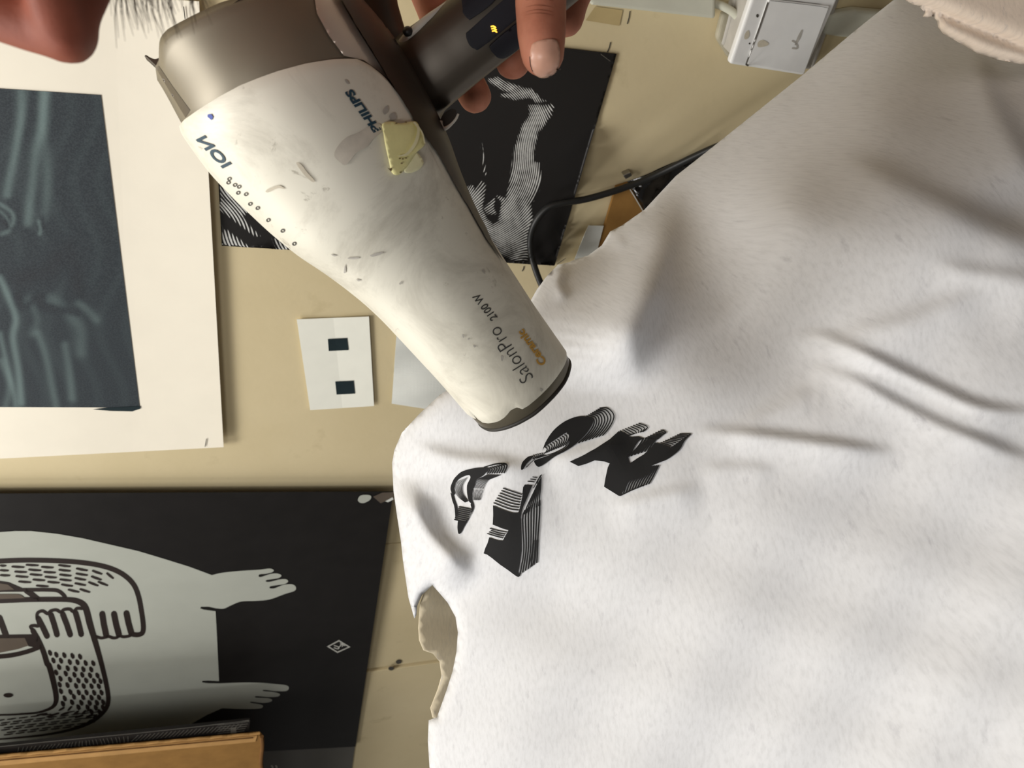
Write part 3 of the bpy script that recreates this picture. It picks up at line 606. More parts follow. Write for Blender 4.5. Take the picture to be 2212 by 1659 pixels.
def sdist(P, pl):
    """distance to a polyline, its side (positive right of travel, i.e. below for left-to-right) and position along"""
    pl = np.array(pl, float); best = np.full(len(P), 1e9); sg = np.zeros(len(P)); al = np.zeros(len(P)); tot = np.r_[0, np.cumsum(np.linalg.norm(np.diff(pl, axis=0), axis=1))]
    for i, (a, b) in enumerate(zip(pl[:-1], pl[1:])):
        ab = b-a; l2 = max(ab@ab, 1e-9); t_ = np.clip(((P-a)@ab)/l2, 0, 1); d = np.linalg.norm(P-(a+t_[:, None]*ab), axis=1); k_ = d < best
        cr_ = ab[0]*(P[:, 1]-a[1])-ab[1]*(P[:, 0]-a[0]); best = np.where(k_, d, best); sg = np.where(k_, np.sign(cr_), sg); al = np.where(k_, (tot[i]+t_*math.sqrt(l2))/tot[-1], al)
    return best*np.where(sg == 0, 1, sg), al
# (line, rise width px, decay px on the raised side, lift in metres)
FOLDS = [([(1690, 742), (1730, 724), (1777, 721), (1815, 734), (1880, 762), (1949, 796), (2035, 837), (2104, 868), (2173, 882), (2300, 890)], 13, 60, .0062),
         ([(1715, 789), (1760, 791), (1800, 799), (1863, 822), (1932, 860), (2036, 912), (2122, 946), (2208, 980), (2300, 1000)], 13, 70, .0050),
         ([(1480, 925), (1530, 926), (1590, 929), (1691, 939), (1794, 953), (1898, 967), (1960, 975)], 12, 70, .0062),
         ([(1560, 925), (1610, 910), (1660, 888), (1725, 854), (1794, 835)], 22, 60, .0034),
         ([(1760, 760), (1850, 715), (1949, 690), (2018, 664), (2087, 640), (2160, 625)], 28, 70, .0040),
         ([(1500, 1012), (1560, 1006), (1622, 1005), (1690, 1018)], 14, 50, .0022),
         ([(1780, 330), (1860, 352), (1950, 388), (2120, 468), (2220, 505), (2350, 540)], 34, 130, .0140),
         ([(2105, 80), (2130, 150), (2160, 225), (2212, 318), (2280, 420)], 26, 110, .0100),
         ([(2000, 560), (2100, 580), (2212, 595), (2300, 600)], 20, 60, .0030),
         ([(1470, 860), (1505, 740), (1512, 640), (1500, 520), (1490, 400)], 34, 150, -.0),
         ([(1480, 380), (1455, 480), (1432, 570), (1396, 670), (1376, 760), (1372, 860)], 52, 170, .0300),
         ([(890, 1020), (905, 1090), (935, 1150), (985, 1205), (1035, 1255)], 30, 70, .0260),
         ([(870, 945), (940, 972), (1000, 985), (1060, 990), (1120, 1000), (1180, 985)], 18, 60, .0090),
         ([(1226, 566), (1216, 592), (1211, 610), (1219, 630), (1232, 650)], 8, 22, .0060),
         ([(1330, 505), (1345, 520), (1352, 540)], 8, 25, .0025),
         ([(1170, 1000), (1240, 975), (1300, 960), (1360, 930)], 14, 50, .0035),
         ([(1300, 1090), (1380, 1075), (1450, 1060), (1530, 1045)], 16, 50, .0028)]
BND = np.array(resample(SH, 6))
def depth(P):
    P = np.asarray(P, float); Xq = P/1000; out = np.empty(len(P))
    for s0 in range(0, len(P), 4000):
        q_ = Xq[s0:s0+4000]; out[s0:s0+4000] = tps(np.linalg.norm(q_[:, None]-X0[None], axis=2))@sol[:len(X0)]+sol[len(X0)]+q_@sol[len(X0)+1:]
    for pl, wd, dec, lf in FOLDS:
        lf = lf*1.6
        s, al = sdist(P, cr(pl, 5)); end = np.clip(np.minimum(al, 1-al)*3.2, 0, 1); end = end*end*(3-2*end)
        over = np.where((al <= 0) | (al >= 1), np.exp(-(np.abs(s)/(dec*.6))**2), 1)
        out -= lf*end*over*(1/(1+np.exp(-np.clip(s/(wd*.42), -30, 30))))*np.exp(-np.maximum(s, 0)/dec)
    out += .0012*np.sin(P[:, 0]*.021+P[:, 1]*.012)+.0008*np.sin(P[:, 0]*.009-P[:, 1]*.027+1)
    dd = np.empty(len(P)); Bn = BND[(BND[:, 0] < 2100) & (BND[:, 1] < 1790) & (BND[:, 1] > -50)]
    for s0 in range(0, len(P), 3000): dd[s0:s0+3000] = np.sqrt(((P[s0:s0+3000, None]-Bn[None])**2).sum(2)).min(1)
    Rr = np.where(P[:, 1] > 1255, 24, 34); e_ = np.clip(1-dd/Rr, 0, 1); out += .0090*e_*e_*e_
    return out
V, T = fill(SH, step=9.5)
shirt = empty('t_shirt', at(1500, 1100, .5), 'light grey heather t-shirt with a black block letter print, below the dryer', 'shirt')
dz = depth(V)
def cloth(name, V, T, dz, mat, root, thick=.0011):
    o = mesh(name, [at(x, y, z) for (x, y), z in zip(V, dz)], T, mat, None, True); orient(o)
    uv = o.data.uv_layers.new(name='UVMap'); P3 = np.array([v_.co for v_ in o.data.vertices]); c = (P3-CAM)@M3; li = np.empty(len(o.data.loops), int); o.data.loops.foreach_get('vertex_index', li)
    uv.data.foreach_set('uv', np.c_[c[li, 0]+.3*c[li, 2], -c[li, 1]].astype('f').ravel()); solidify(o, thick); adopt(o, root); return o
front = cloth('front_panel', V, T, dz, m_shirt, shirt)
# inside of the opening at the lower left and the back layer behind it
IN = [(940, 1250), (922, 1262), (908, 1305), (904, 1355), (906, 1383), (915, 1405), (935, 1412), (950, 1430), (954, 1462), (946, 1490), (930, 1530), (935, 1550), (960, 1560), (1060, 1540), (1080, 1300), (1000, 1240)]
V2, T2 = fill(IN, step=12)
back = cloth('inside_layer', V2, T2, .60+.00010*(V2[:, 0]-900)+.004*np.sin(V2[:, 1]*.03), shirt_mat('shade_tinted_jersey', (206, 194, 168)), shirt)  # same jersey tinted beige: warm shade of the opening put into the colour
HM = cr([(1206, 570), (1222, 575), (1232, 582), (1228, 600), (1212, 612)], 4)
bpy.context.view_layer.update()
SB = bvh_of(front); fSh = on(SB, .0007, .5)
# ---- block letters
a1 = 260/2212.0
def K1(p): return [(940+x*a1, 970+y*a1) for x, y in p]
a2 = 240/2212.0
def K2(p): return [(1100+x*a2, 870+y*a2) for x, y in p]
a3 = 300/2212.0
def K3(p): return [(1220+x*a3, 890+y*a3) for x, y in p]
a4 = 220/2028.0
def K4(p): return [(1000+x*a4, 1080+y*a4) for x, y in p]
def stripes(mb, A_, B_, n, w0, w1=None, f=fSh, m=14, skip=()):
    """n printed lines running along the rails' direction, spread evenly from rail A to rail B"""
    def res(p):
        p = np.array(cr(p, 6)); L_ = np.r_[0, np.cumsum(np.linalg.norm(np.diff(p, axis=0), axis=1))]; u_ = np.linspace(0, L_[-1], m); return np.c_[np.interp(u_, L_, p[:, 0]), np.interp(u_, L_, p[:, 1])]
    A_, B_ = res(A_), res(B_)
    for i in range(n):
        if i in skip: continue
        t_ = i/(n-1) if n > 1 else 0; ribbon_mesh(mb, A_*(1-t_)+B_*t_, w0 if w1 is None else w0+(w1-w0)*t_, f)
ink = MB()
# hooked letter at the left
shape(ink, K1(cr([(345, 560), (400, 490), (480, 420), (600, 375), (750, 345), (900, 335), (970, 345), (985, 400), (940, 430), (880, 490), (790, 540), (745, 600), (715, 690), (680, 790), (680, 880), (690, 980), (660, 990), (625, 950), (598, 840), (590, 720), (600, 640), (640, 560), (655, 510), (630, 475), (560, 490), (470, 530), (400, 590), (360, 660), (350, 740), (370, 830), (330, 830), (295, 760), (295, 680)], 3, True)), fSh, step=5)
stripes(ink, K1([(960, 345), (1010, 380), (960, 450)]), K1([(1270, 275), (1325, 310), (1270, 440)]), 8, 2.9)
ribbon_mesh(ink, K1(cr([(900, 335), (1000, 305), (1120, 280), (1270, 272), (1320, 300), (1300, 380)], 5)), 2.6, fSh)
stripes(ink, K1([(970, 460), (890, 510), (800, 545), (745, 620), (715, 720)]), K1([(1210, 470), (1090, 520), (990, 560), (925, 640), (890, 730)]), 10, 1.3)
stripes(ink, K1([(700, 740), (690, 830), (720, 940)]), K1([(885, 740), (860, 830), (830, 940)]), 9, 1.2)
stripes(ink, K1([(380, 600), (360, 700), (420, 860), (560, 980)]), K1([(590, 520), (510, 660), (520, 820), (610, 960)]), 9, 1.1)
stripes(ink, K1([(440, 1060), (560, 1080), (690, 1110)]), K1([(360, 1290), (480, 1320), (590, 1340)]), 8, 2.9)
shape(ink, K1(cr([(690, 960), (720, 1060), (690, 1160), (650, 1240), (600, 1330), (540, 1430), (490, 1530), (440, 1560), (420, 1480), (420, 1380), (440, 1310), (550, 1330), (640, 1240), (680, 1120), (660, 1020)], 3, True)), fSh, step=5)
stripes(ink, K1([(330, 830), (360, 940), (400, 1060), (410, 1200)]), K1([(300, 800), (330, 940), (370, 1060), (390, 1280)]), 3, 2.2)
# tall letter
shape(ink, K1([(1650, 650), (1790, 665), (1765, 720), (1700, 880), (1620, 1060), (1590, 1160), (1575, 1260)])+K4([(1160, 400), (1165, 600), (1170, 800), (1172, 1000), (1150, 1180), (1125, 1340), (1105, 1440), (1150, 1500), (1110, 1532), (1060, 1510), (900, 1390), (740, 1280), (600, 1165), (490, 1085), (420, 1060), (450, 960), (500, 850), (530, 740), (610, 770), (700, 800), (800, 805), (835, 740), (890, 640), (910, 600), (800, 570), (700, 530), (600, 490), (610, 300), (605, 100)])+K1([(1065, 1030), (1200, 1090), (1330, 1140), (1430, 1170), (1530, 1170), (1560, 1080), (1605, 870), (1610, 760), (1620, 700)]), fSh, step=6)
stripes(ink, K1([(1250, 715), (1400, 770), (1600, 835)]), K1([(1080, 985), (1250, 1055), (1400, 1105), (1540, 1120)]), 7, 2.6)
stripes(ink, K4([(560, 600), (700, 650), (850, 680)]), K4([(490, 665), (650, 715), (810, 755)]), 3, 2.2)
ribbon_mesh(ink, K4([(540, 560), (700, 605), (880, 640)]), 2.2, fSh)
stripes(ink, K4([(1240, 200), (1195, 330), (1200, 560), (1215, 800), (1215, 1050), (1175, 1300), (1140, 1480)]), K4([(1530, 0), (1530, 250), (1505, 600), (1490, 900), (1485, 1100), (1475, 1250)]), 7, 3.3)
stripes(ink, K1([(1860, 700), (1780, 870), (1690, 1060), (1640, 1200)]), K1([(1945, 520), (1930, 760), (1920, 900), (1905, 1050)]), 7, 2.6)
stripes(ink, K1([(1700, 590), (1830, 605)]), K1([(1790, 510), (1880, 530)]), 3, 2.0)
stripes(ink, K4([(1400, 800), (1380, 1000), (1350, 1200), (1300, 1380)]), K4([(1490, 800), (1485, 1000), (1480, 1150), (1470, 1250)]), 5, 1.6)
ribbon_mesh(ink, K1([(1870, 640), (1900, 560), (1960, 470)]), 2, fSh); ribbon_mesh(ink, K1([(1810, 720), (1870, 600), (1940, 480)]), 1.6, fSh)
# round letter under the nozzle
shape(ink, K2(cr([(1500, 270), (1600, 285), (1665, 340), (1670, 400), (1640, 470), (1540, 620), (1400, 760), (1300, 850), (1100, 980), (900, 1080), (750, 1190), (620, 1270), (560, 1270), (510, 1210), (500, 1160), (560, 1130), (700, 1080), (900, 1010), (1080, 930), (1180, 830), (1215, 700), (1190, 620), (1140, 600), (1050, 650), (900, 750), (780, 830), (700, 900), (665, 960), (720, 800), (830, 620), (950, 490), (1100, 380), (1250, 310), (1380, 275)], 3, True)), fSh, step=5)
stripes(ink, K2([(1540, 265), (1680, 330), (1680, 460), (1560, 640), (1380, 810)]), K2([(1800, 110), (1960, 110), (2080, 230), (2070, 360), (1980, 520), (1860, 660)]), 8, 3.0, 2.6, m=22)
stripes(ink, K2([(1150, 605), (1200, 640), (1190, 720), (1120, 850)]), K2([(720, 880), (760, 920), (740, 980), (700, 1010)]), 10, 2.6)
ribbon_mesh(ink, K2(cr([(1160, 600), (1205, 650), (1195, 760), (1110, 890), (900, 1000), (700, 1060), (540, 1110)], 5)), 2.0, fSh)
shape(ink, K2(cr([(470, 1055), (490, 1065), (440, 1130), (350, 1220), (290, 1310), (245, 1340), (235, 1290), (260, 1200), (330, 1120), (400, 1070)], 3, True)), fSh, step=5)
stripes(ink, K2([(480, 1040), (520, 1060), (470, 1120)]), K2([(650, 1000), (680, 1020), (640, 1060)]), 5, 2.0)
ribbon_mesh(ink, K2(cr([(470, 1130), (560, 1090), (700, 1040)], 5)), 1.6, fSh); ribbon_mesh(ink, K2(cr([(340, 1290), (430, 1200), (520, 1120)], 5)), 1.5, fSh)
# wedge letter at the right
shape(ink, K3([(80, 790), (300, 690), (520, 570), (720, 440), (860, 310), (960, 330), (1040, 400), (1180, 390), (1260, 420), (1180, 470), (1130, 540), (1070, 650), (1000, 700), (1040, 820), (1160, 740), (1260, 680), (1380, 570), (1440, 490), (1520, 500), (1690, 555), (1660, 640), (1560, 760), (1400, 820), (1250, 900), (1080, 1060), (1000, 1110), (960, 1220), (900, 1330), (870, 1340), (630, 1190), (650, 1060), (690, 880), (720, 820), (640, 790), (480, 770), (330, 830), (220, 860)]), fSh, step=6)
stripes(ink, K3([(880, 300), (1000, 370), (1080, 360)]), K3([(1180, 180), (1320, 240), (1250, 320)]), 8, 2.3)
stripes(ink, K3([(1000, 720), (1100, 640), (1200, 520), (1260, 420)]), K3([(1330, 620), (1420, 480), (1500, 400), (1610, 330)]), 7, 3.6)
stripes(ink, K3([(1280, 420), (1400, 420), (1500, 430)]), K3([(1530, 290), (1580, 300), (1620, 330)]), 7, 2.6)
stripes(ink, K3([(1530, 490), (1640, 520), (1700, 545)]), K3([(1830, 350), (1930, 350), (2010, 350)]), 9, 2.4)
stripes(ink, K3([(1680, 580), (1600, 680), (1480, 780), (1300, 880)]), K3([(2010, 350), (1900, 460), (1820, 600), (1640, 740), (1500, 800)]), 9, 3.2)
stripes(ink, K3([(940, 1300), (1010, 1120), (1150, 1000), (1260, 880)]), K3([(1340, 1150), (1400, 1050), (1460, 930), (1500, 850)]), 10, 3.2)
ribbon_mesh(ink, K3([(880, 1338), (1080, 1240), (1280, 1160)]), 2.4, fSh)
pr = orient(ink.build('letter_print', m_ink, None)); tag(pr, 'black striped three-dimensional block letters'); adopt(pr, shirt)

# pale cloth over the upper right corner of the shirt
FL = [(1955, 0), (1972, 10), (1985, 14), (1998, 27), (1993, 36), (2004, 38), (2016, 36), (2024, 46), (2026, 58), (2036, 72), (2055, 83), (2080, 97), (2110, 115), (2150, 128), (2212, 140), (2330, 150), (2420, 150), (2420, -160), (1900, -160), (1905, -30), (1935, -6)]
V3, T3 = fill(FL, step=9)
dB = np.sqrt(((V3[:, None]-np.array(resample(FL[:16], 5))[None])**2).sum(2)).min(1)
z3 = .563-.00012*(V3[:, 0]-2100)-.00006*(V3[:, 1]) + .012*(1-np.sqrt(np.maximum(0, 1-np.clip(1-dB/45, 0, 1)**2)))
s, al = sdist(V3, [(2000, 0), (2100, 55), (2212, 105), (2400, 150)]); z3 -= .004*(1/(1+np.exp(s/9)))*np.exp(-np.maximum(-s, 0)/90)
fl = empty('fleece_cloth', at(2150, 50, .58), 'pale cream fleece cloth with a ragged edge over the top right corner', 'cloth')
cloth('fleece_sheet', V3, T3, z3, m_fleece, fl, .0015)

# ------------------------------------------------------------------ hair dryer
def ab(a_, b_): return (.56*a_+.83*b_, .83*a_-.56*b_)
P0 = at(*ab(446, 404), .36); P1 = at(*ab(1340, 465), .42)
ez = (P1-P0)/np.linalg.norm(P1-P0); mid = (P0+P1)/2; ef = CAM-mid; ef -= ez*ef.dot(ez); ef /= np.linalg.norm(ef); er = np.cross(ef, ez)
if proj(mid+er*.02)[0] < proj(mid)[0]: er = -er
tv = (np.array(ab(1340, 465))-np.array(ab(446, 404)))
RAD = [(150, 200), (200, 207), (280, 213), (350, 219), (446, 236), (546, 240), (626, 232), (725, 217), (803, 200), (860, 180), (915, 164), (975, 150), (1027, 142), (1074, 138), (1200, 127), (1348, 119.5), (1380, 118)]
LEN = np.linalg.norm(P1-P0)
def s_of_a(a_):                            # picture coordinate along the axis -> metres along the axis
    lo, hi = -.2, .4
    for _ in range(40):
        m_ = (lo+hi)/2; x, y = proj(P0+ez*m_); v_ = .56*x+.83*y
        if v_ < a_: lo = m_
        else: hi = m_
    return (lo+hi)/2
sr = []
for a_, hw in RAD:
    s_ = s_of_a(a_); z_ = (M3.T@(P0+ez*s_-CAM))[2]; sr.append((s_, hw*z_/F_PX))
sr = np.array(sr)
sg_ = np.linspace(sr[0, 0], sr[-1, 0], 200); rg_ = np.interp(sg_, sr[:, 0], sr[:, 1]); kr = np.exp(-np.linspace(-2, 2, 17)**2); kr /= kr.sum(); rg_ = np.convolve(np.pad(rg_, 8, mode='edge'), kr, 'valid')
def rad(s_): return float(np.interp(s_, sg_, rg_))
def surf(s_, th_, off=0): return P0+ez*s_+(ef*math.cos(th_)+er*math.sin(th_))*(rad(s_)+off)
def hit(px, py, off=0):
    """where the view line through a picture point meets the barrel: (s, theta)"""
    r = ray(px, py); r = r/np.linalg.norm(r); o = CAM-P0; t_ = .22; prev = None
    best = None
    for t_ in np.arange(.30, .54, .0006):
        q_ = o+r*t_; s_ = q_.dot(ez); d = np.linalg.norm(q_-ez*s_)-rad(s_)-off
        if best is None or abs(d) < best[0]: best = (abs(d), s_, math.atan2(q_.dot(er), q_.dot(ef)))
        if d <= 0: return s_, math.atan2(q_.dot(er), q_.dot(ef))
    return best[1], best[2]
dryer = empty('hair_dryer', P0+ez*.09, 'scuffed pearl white hair dryer with gunmetal rear ring and dark handle, held in the hand', 'hair dryer')
def bnd(pxs):
    a_ = np.array([hit(*p)[::-1] for p in pxs]); return a_[np.argsort(a_[:, 0])]
back_b = bnd([(384, 277), (400, 257), (430, 236), (475, 208), (520, 184), (560, 168), (600, 154), (660, 138), (720, 129), (770, 129), (800, 143), (830, 168), (853, 200), (900, 270), (951, 342), (983, 402)])
front_b = bnd([(1016, 882), (1030, 904), (1043, 911), (1056, 913), (1078, 909), (1090, 901), (1097, 893), (1103, 885), (1110, 881), (1118, 879), (1128, 883), (1141, 876), (1182, 838), (1208, 806), (1223, 770)])
th_edge = math.radians(80)
def sback(th_):
    a_ = abs(th_) if False else th_
    if a_ > math.pi/2: a_ = math.pi-a_
    if a_ < -math.pi/2: a_ = -math.pi-a_
    return float(np.interp(a_, back_b[:, 0], back_b[:, 1]))
def sback2(th_):
    a_ = th_
    if a_ > math.pi/2: a_ = math.pi-a_
    if a_ < -math.pi/2: a_ = -math.pi-a_
    lim = back_b[-1, 0]
    if a_ > lim:                            # dark housing wraps the handle side, tapering towards the nozzle
        u_ = (a_-lim)/max(.02, math.pi/2-lim); return back_b[-1, 1]+u_*.020
    return float(np.interp(a_, back_b[:, 0], back_b[:, 1]))
def sfront(th_):
    a_ = th_
    if a_ > math.pi/2: a_ = math.pi-a_
    if a_ < -math.pi/2: a_ = -math.pi-a_
    return float(np.interp(a_, front_b[:, 0], front_b[:, 1]))
NT_, NS = 220, 70; v = []; f = []
for j in range(NS+1):
    for i in range(NT_):
        th_ = -math.pi+2*math.pi*i/NT_; s0_, s1_ = sback2(th_), sfront(th_); u_ = j/NS; s_ = s0_+(s1_-s0_)*u_
        e_ = min(u_*NS, (1-u_)*NS); v.append(surf(s_, th_, .0010-(.0007 if e_ < .5 else 0)))
for j in range(NS):
    for i in range(NT_): f.append((j*NT_+i, j*NT_+(i+1) % NT_, (j+1)*NT_+(i+1) % NT_, (j+1)*NT_+i))
shell = adopt(fix_normals(mesh('pearl_shell', v, f, m_shell, None, True)), dryer)
# dark inner housing: rear ring through to the nozzle lip, with the curved rear rim
rear_b = bnd([(332, 136), (334, 95), (337, 84), (354, 66), (399, 40), (475, 3), (560, -22), (650, -30)])
def srear(th_):
    a_ = th_
    if a_ > math.pi/2: a_ = math.pi-a_
    if a_ < -math.pi/2: a_ = -math.pi-a_
    return float(np.interp(a_, rear_b[:, 0], rear_b[:, 1]))
s_end = s_of_a(1362); lipb = bnd([(1037, 920), (1052, 929), (1078, 928), (1119, 915), (1154, 894), (1185, 866), (1220, 825), (1231, 796), (1232, 780)])
def slip(th_):
    a_ = th_
    if a_ > math.pi/2: a_ = math.pi-a_
    if a_ < -math.pi/2: a_ = -math.pi-a_
    return float(np.interp(a_, lipb[:, 0], lipb[:, 1]))
v = []; f = []; NS2 = 60; NT2 = 120
s_mid = s_of_a(1250)
for j in range(NS2+1):
    for i in range(NT2):
        th_ = -math.pi+2*math.pi*i/NT2; s0_ = srear(th_); u_ = j/NS2; s_ = s0_+(s_mid-s0_)*u_
        bulge = .0 if math.cos(th_-math.pi/2) < 0 else .002*max(0, math.sin(th_))**6*math.exp(-((s_-s_of_a(690))/.030)**2)
        v.append(surf(s_, th_, -.0012+(-.0016 if j == 0 else 0)+bulge+(-.003*math.exp(-((s_-s0_)/.004)) if False else 0)))
for j in range(NS2):
    for i in range(NT2): f.append((j*NT2+i, j*NT2+(i+1) % NT2, (j+1)*NT2+(i+1) % NT2, (j+1)*NT2+i))
hous = adopt(solidify(fix_normals(mesh('rear_housing', v, f, m_gun, None, True)), .002), dryer)
# rear grille: dished disc with slots behind the rim
gv = []; gf = []; sg0 = s_of_a(330); NG = 40
for k_, (rr, ds) in enumerate(((.96, 0), (.9, .004), (.6, .007), (.3, .008))):
    for i in range(NG): th_ = 2*math.pi*i/NG; gv.append(P0+ez*(sg0+ds)+(ef*math.cos(th_)+er*math.sin(th_))*rad(sg0)*rr)
for k_ in range(3):
    for i in range(NG): gf.append((k_*NG+i, k_*NG+(i+1) % NG, (k_+1)*NG+(i+1) % NG, (k_+1)*NG+i))
gf.append(tuple(3*NG+i for i in range(NG))); adopt(mesh('rear_grille', gv, gf, m_gun_dark, None, True), dryer)
# notch tab at the back left of the ring
tb = [at(x, y, .352) for x, y in ((333, 140), (318, 126), (311, 119), (315, 116), (324, 124), (333, 127), (340, 118), (350, 128))]
tb = [at(x, y, .356) for x, y in ((345, 152), (333, 141), (320, 129), (311, 121), (314, 117), (325, 124), (334, 127), (345, 124))]
adopt(bevel(fix_normals(mesh('rim_tab', *prism(tb, [p+ray(600, 600)*.006 for p in tb]), m_gun_dark)), .0005), dryer)
hb = bvh_of(hous); fH = on(hb, .0006, .36)
mb = MB(); shape(mb, [(334, 141), (343, 142), (372, 185), (411, 238), (401, 254), (366, 196)], on(hb, .00015, .36), step=6); adopt(mb.build('edge_strip', m_gun_dark, None, True), dryer)
# nozzle lip: outer band, dark mouth
v = []; f = []
prof = ((.0, 0.0), (.0002, .30), (.0002, .72), (.0, .93), (-.0010, 1.0), (-.0028, 1.0), (-.0036, .6), (-.004, -.8))
for d_, u_ in prof:
    for i in range(NT2):
        th_ = -math.pi+2*math.pi*i/NT2; e_ = slip(th_); s0_ = s_mid
        s_ = s0_+(e_-s0_)*u_ if u_ >= 0 else s0_-.03; v.append(surf(s_, th_, d_))
for j in range(len(prof)-1):
    for i in range(NT2): f.append((j*NT2+i, j*NT2+(i+1) % NT2, (j+1)*NT2+(i+1) % NT2, (j+1)*NT2+i))
lip = adopt(fix_normals(mesh('nozzle_lip', v, f, m_lip, None, True)), dryer)
v = []; f = []
for k_, rr in enumerate((.94, .5, .12)):
    for i in range(40): th_ = 2*math.pi*i/40; v.append(P0+ez*(s_of_a(1300)-k_*.002)+(ef*math.cos(th_)+er*math.sin(th_))*rad(s_end)*rr)
f = [(k_*40+i, k_*40+(i+1) % 40, (k_+1)*40+(i+1) % 40, (k_+1)*40+i) for k_ in range(2) for i in range(40)]+[tuple(80+i for i in range(40))]
adopt(mesh('nozzle_grille', v, f, m_lipdark, None, True), dryer)
v = []; f = []; NR = 8
for i in range(NT2):
    th_ = -math.pi+2*math.pi*i/NT2
    for k_ in range(NR): a_ = 2*math.pi*k_/NR; v.append(surf(slip(th_)+.0011*math.cos(a_), th_, -.0008+.0011*math.sin(a_)))
for i in range(NT2):
    for k_ in range(NR): f.append((i*NR+k_, i*NR+(k_+1) % NR, ((i+1) % NT2)*NR+(k_+1) % NR, ((i+1) % NT2)*NR+k_))
adopt(fix_normals(mesh('lip_edge', v, f, m_lipdark, None, True)), dryer)
shb = bvh_of(shell)
# highlight between ring and handle root, put into the colour as a pale band
mb = MB(); shape(mb, [(676, -20), (722, -20), (768, 60), (812, 130), (838, 172), (812, 150), (785, 131), (742, 121), (710, 78), (684, 30)], fH, step=8); adopt(mb.build('painted_highlight', m_band, None, True), dryer)
mb = MB(); shape(mb, [(724, -20), (800, -20), (860, 90), (905, 170), (960, 260), (1000, 380), (1060, 520), (1085, 565), (1050, 520), (1014, 455), (983, 404), (951, 344), (900, 272), (856, 200), (836, 170), (812, 128), (768, 58)], (lambda x, y: surf(*hit(x, y, .0012), .0017)), step=9); adopt(mb.build('dark_spine', m_spine, None, True), dryer)
# handle: flattened tube leaving the barrel to the upper right
hp = [(858, 205, .392), (905, 163, .384), (985, 101, .378), (1075, 30, .373), (1180, -55, .370), (1300, -155, .372), (1380, -225, .375)]
hw_ = [112, 92, 86, 84, 82, 80, 74]
hc = cr([at(*p) for p in hp], 8); hwid = np.interp(np.linspace(0, 1, len(hc)), np.linspace(0, 1, 7), [w_*.378/F_PX for w_ in hw_])
v = []; f = []; HS = 28
for i, P in enumerate(hc):
    t_ = hc[min(i+1, len(hc)-1)]-hc[max(i-1, 0)]; t_ /= np.linalg.norm(t_); fw = CAM-P; fw -= t_*fw.dot(t_); fw /= np.linalg.norm(fw); sd = np.cross(t_, fw)
    for k_ in range(HS):
        a_ = 2*math.pi*k_/HS; ca__, sa__ = math.cos(a_), math.sin(a_); e_ = .72
        v.append(P+sd*hwid[i]*math.copysign(abs(ca__)**e_, ca__)+fw*hwid[i]*.78*math.copysign(abs(sa__)**e_, sa__))
for i in range(len(hc)-1):
    for k_ in range(HS): f.append((i*HS+k_, i*HS+(k_+1) % HS, (i+1)*HS+(k_+1) % HS, (i+1)*HS+k_))
f.append(tuple(range(HS))); f.append(tuple((len(hc)-1)*HS+k_ for k_ in range(HS)))
hand_ = adopt(fix_normals(mesh('handle', v, f, m_gun_dark, None, True)), dryer)
# hood where handle and ring meet
mb = MB()
hv, hf = tube([at(792, -60, .385), at(800, 20, .385), at(822, 95, .384), at(868, 165, .386), at(925, 230, .39)], [.012, .0125, .0125, .015, .010], 20)
adopt(fix_normals(mesh('handle_root', hv, hf, m_spine, None, True)), dryer)
Hb = bvh_of(hand_); fHd = on([Hb, hb], .0007, .37)
for pg in ([(1001, 22), (1008, -30), (1095, -60), (1070, 0), (1020, 40), (1012, 41), (1003, 32)], [(1007, 74), (1018, 62), (1085, 2), (1130, -35), (1150, 5), (1110, 44), (1040, 101), (1026, 105), (1013, 95)], [(1057, 101), (1064, 91), (1096, 64), (1120, 50), (1124, 90), (1092, 118), (1076, 122), (1065, 114)]):
    mb = MB(); shape(mb, cr(pg, 4, True), fHd, step=6); o = orient(mb.build('button', m_button, None, True)); solidify(o, .0016, .6); bevel(o, .0005, 2); adopt(o, dryer)
mb = MB(); bt = on([Hb, hb], .0022, .37)
for k_ in range(3): shape(mb, ribbon([(1061+k_*1.4, 57+k_*5), (1065+k_*1.4, 56+k_*5), (1070+k_*1.2, 59+k_*5)], 3.2), bt)
adopt(orient(mb.build('indicator_light', m_led, None)), dryer)
tr = cr([at(857, 105, .372), at(880, 84, .369), at(903, 60, .367), at(930, 36, .366), at(956, 15, .366), at(985, -8, .367)], 5)
adopt(mesh('trim_strip', *tube(tr, [.0016, .0026, .0022, .0017, .0011, .0006], 10), m_trim, None, True), dryer)
kb = at(881, 68, .366); bm = bmesh.new(); bmesh.ops.create_uvsphere(bm, u_segments=20, v_segments=12, radius=.0022); bmesh.ops.scale(bm, vec=(1, 1, 1), verts=bm.verts); bmesh.ops.translate(bm, vec=Vector(kb), verts=bm.verts)
me = bpy.data.meshes.new('rivet'); bm.to_mesh(me); bm.free(); me.polygons.foreach_set('use_smooth', [True]*len(me.polygons)); adopt(link('rivet', me, m_plastic_black), dryer)
# small loop under the handle
lpz = .372
o1 = cr([(951, 266), (955, 250), (966, 239), (978, 235), (986, 240), (982, 256), (970, 270), (958, 277)], 5, True)
adopt(mesh('cord_socket', *prism([at(x, y, lpz-.002) for x, y in o1], [at(x, y, lpz+.012) for x, y in o1]), m_lipdark), dryer)
rim = [at(x, y, lpz-.002) for x, y in cr([(951, 262), (953, 273), (960, 278), (972, 271), (984, 258), (990, 246)], 5)]
adopt(mesh('socket_rim', *tube(rim, [.0011, .0010, .0006, .0005], 8), m_trim, None, True), dryer)

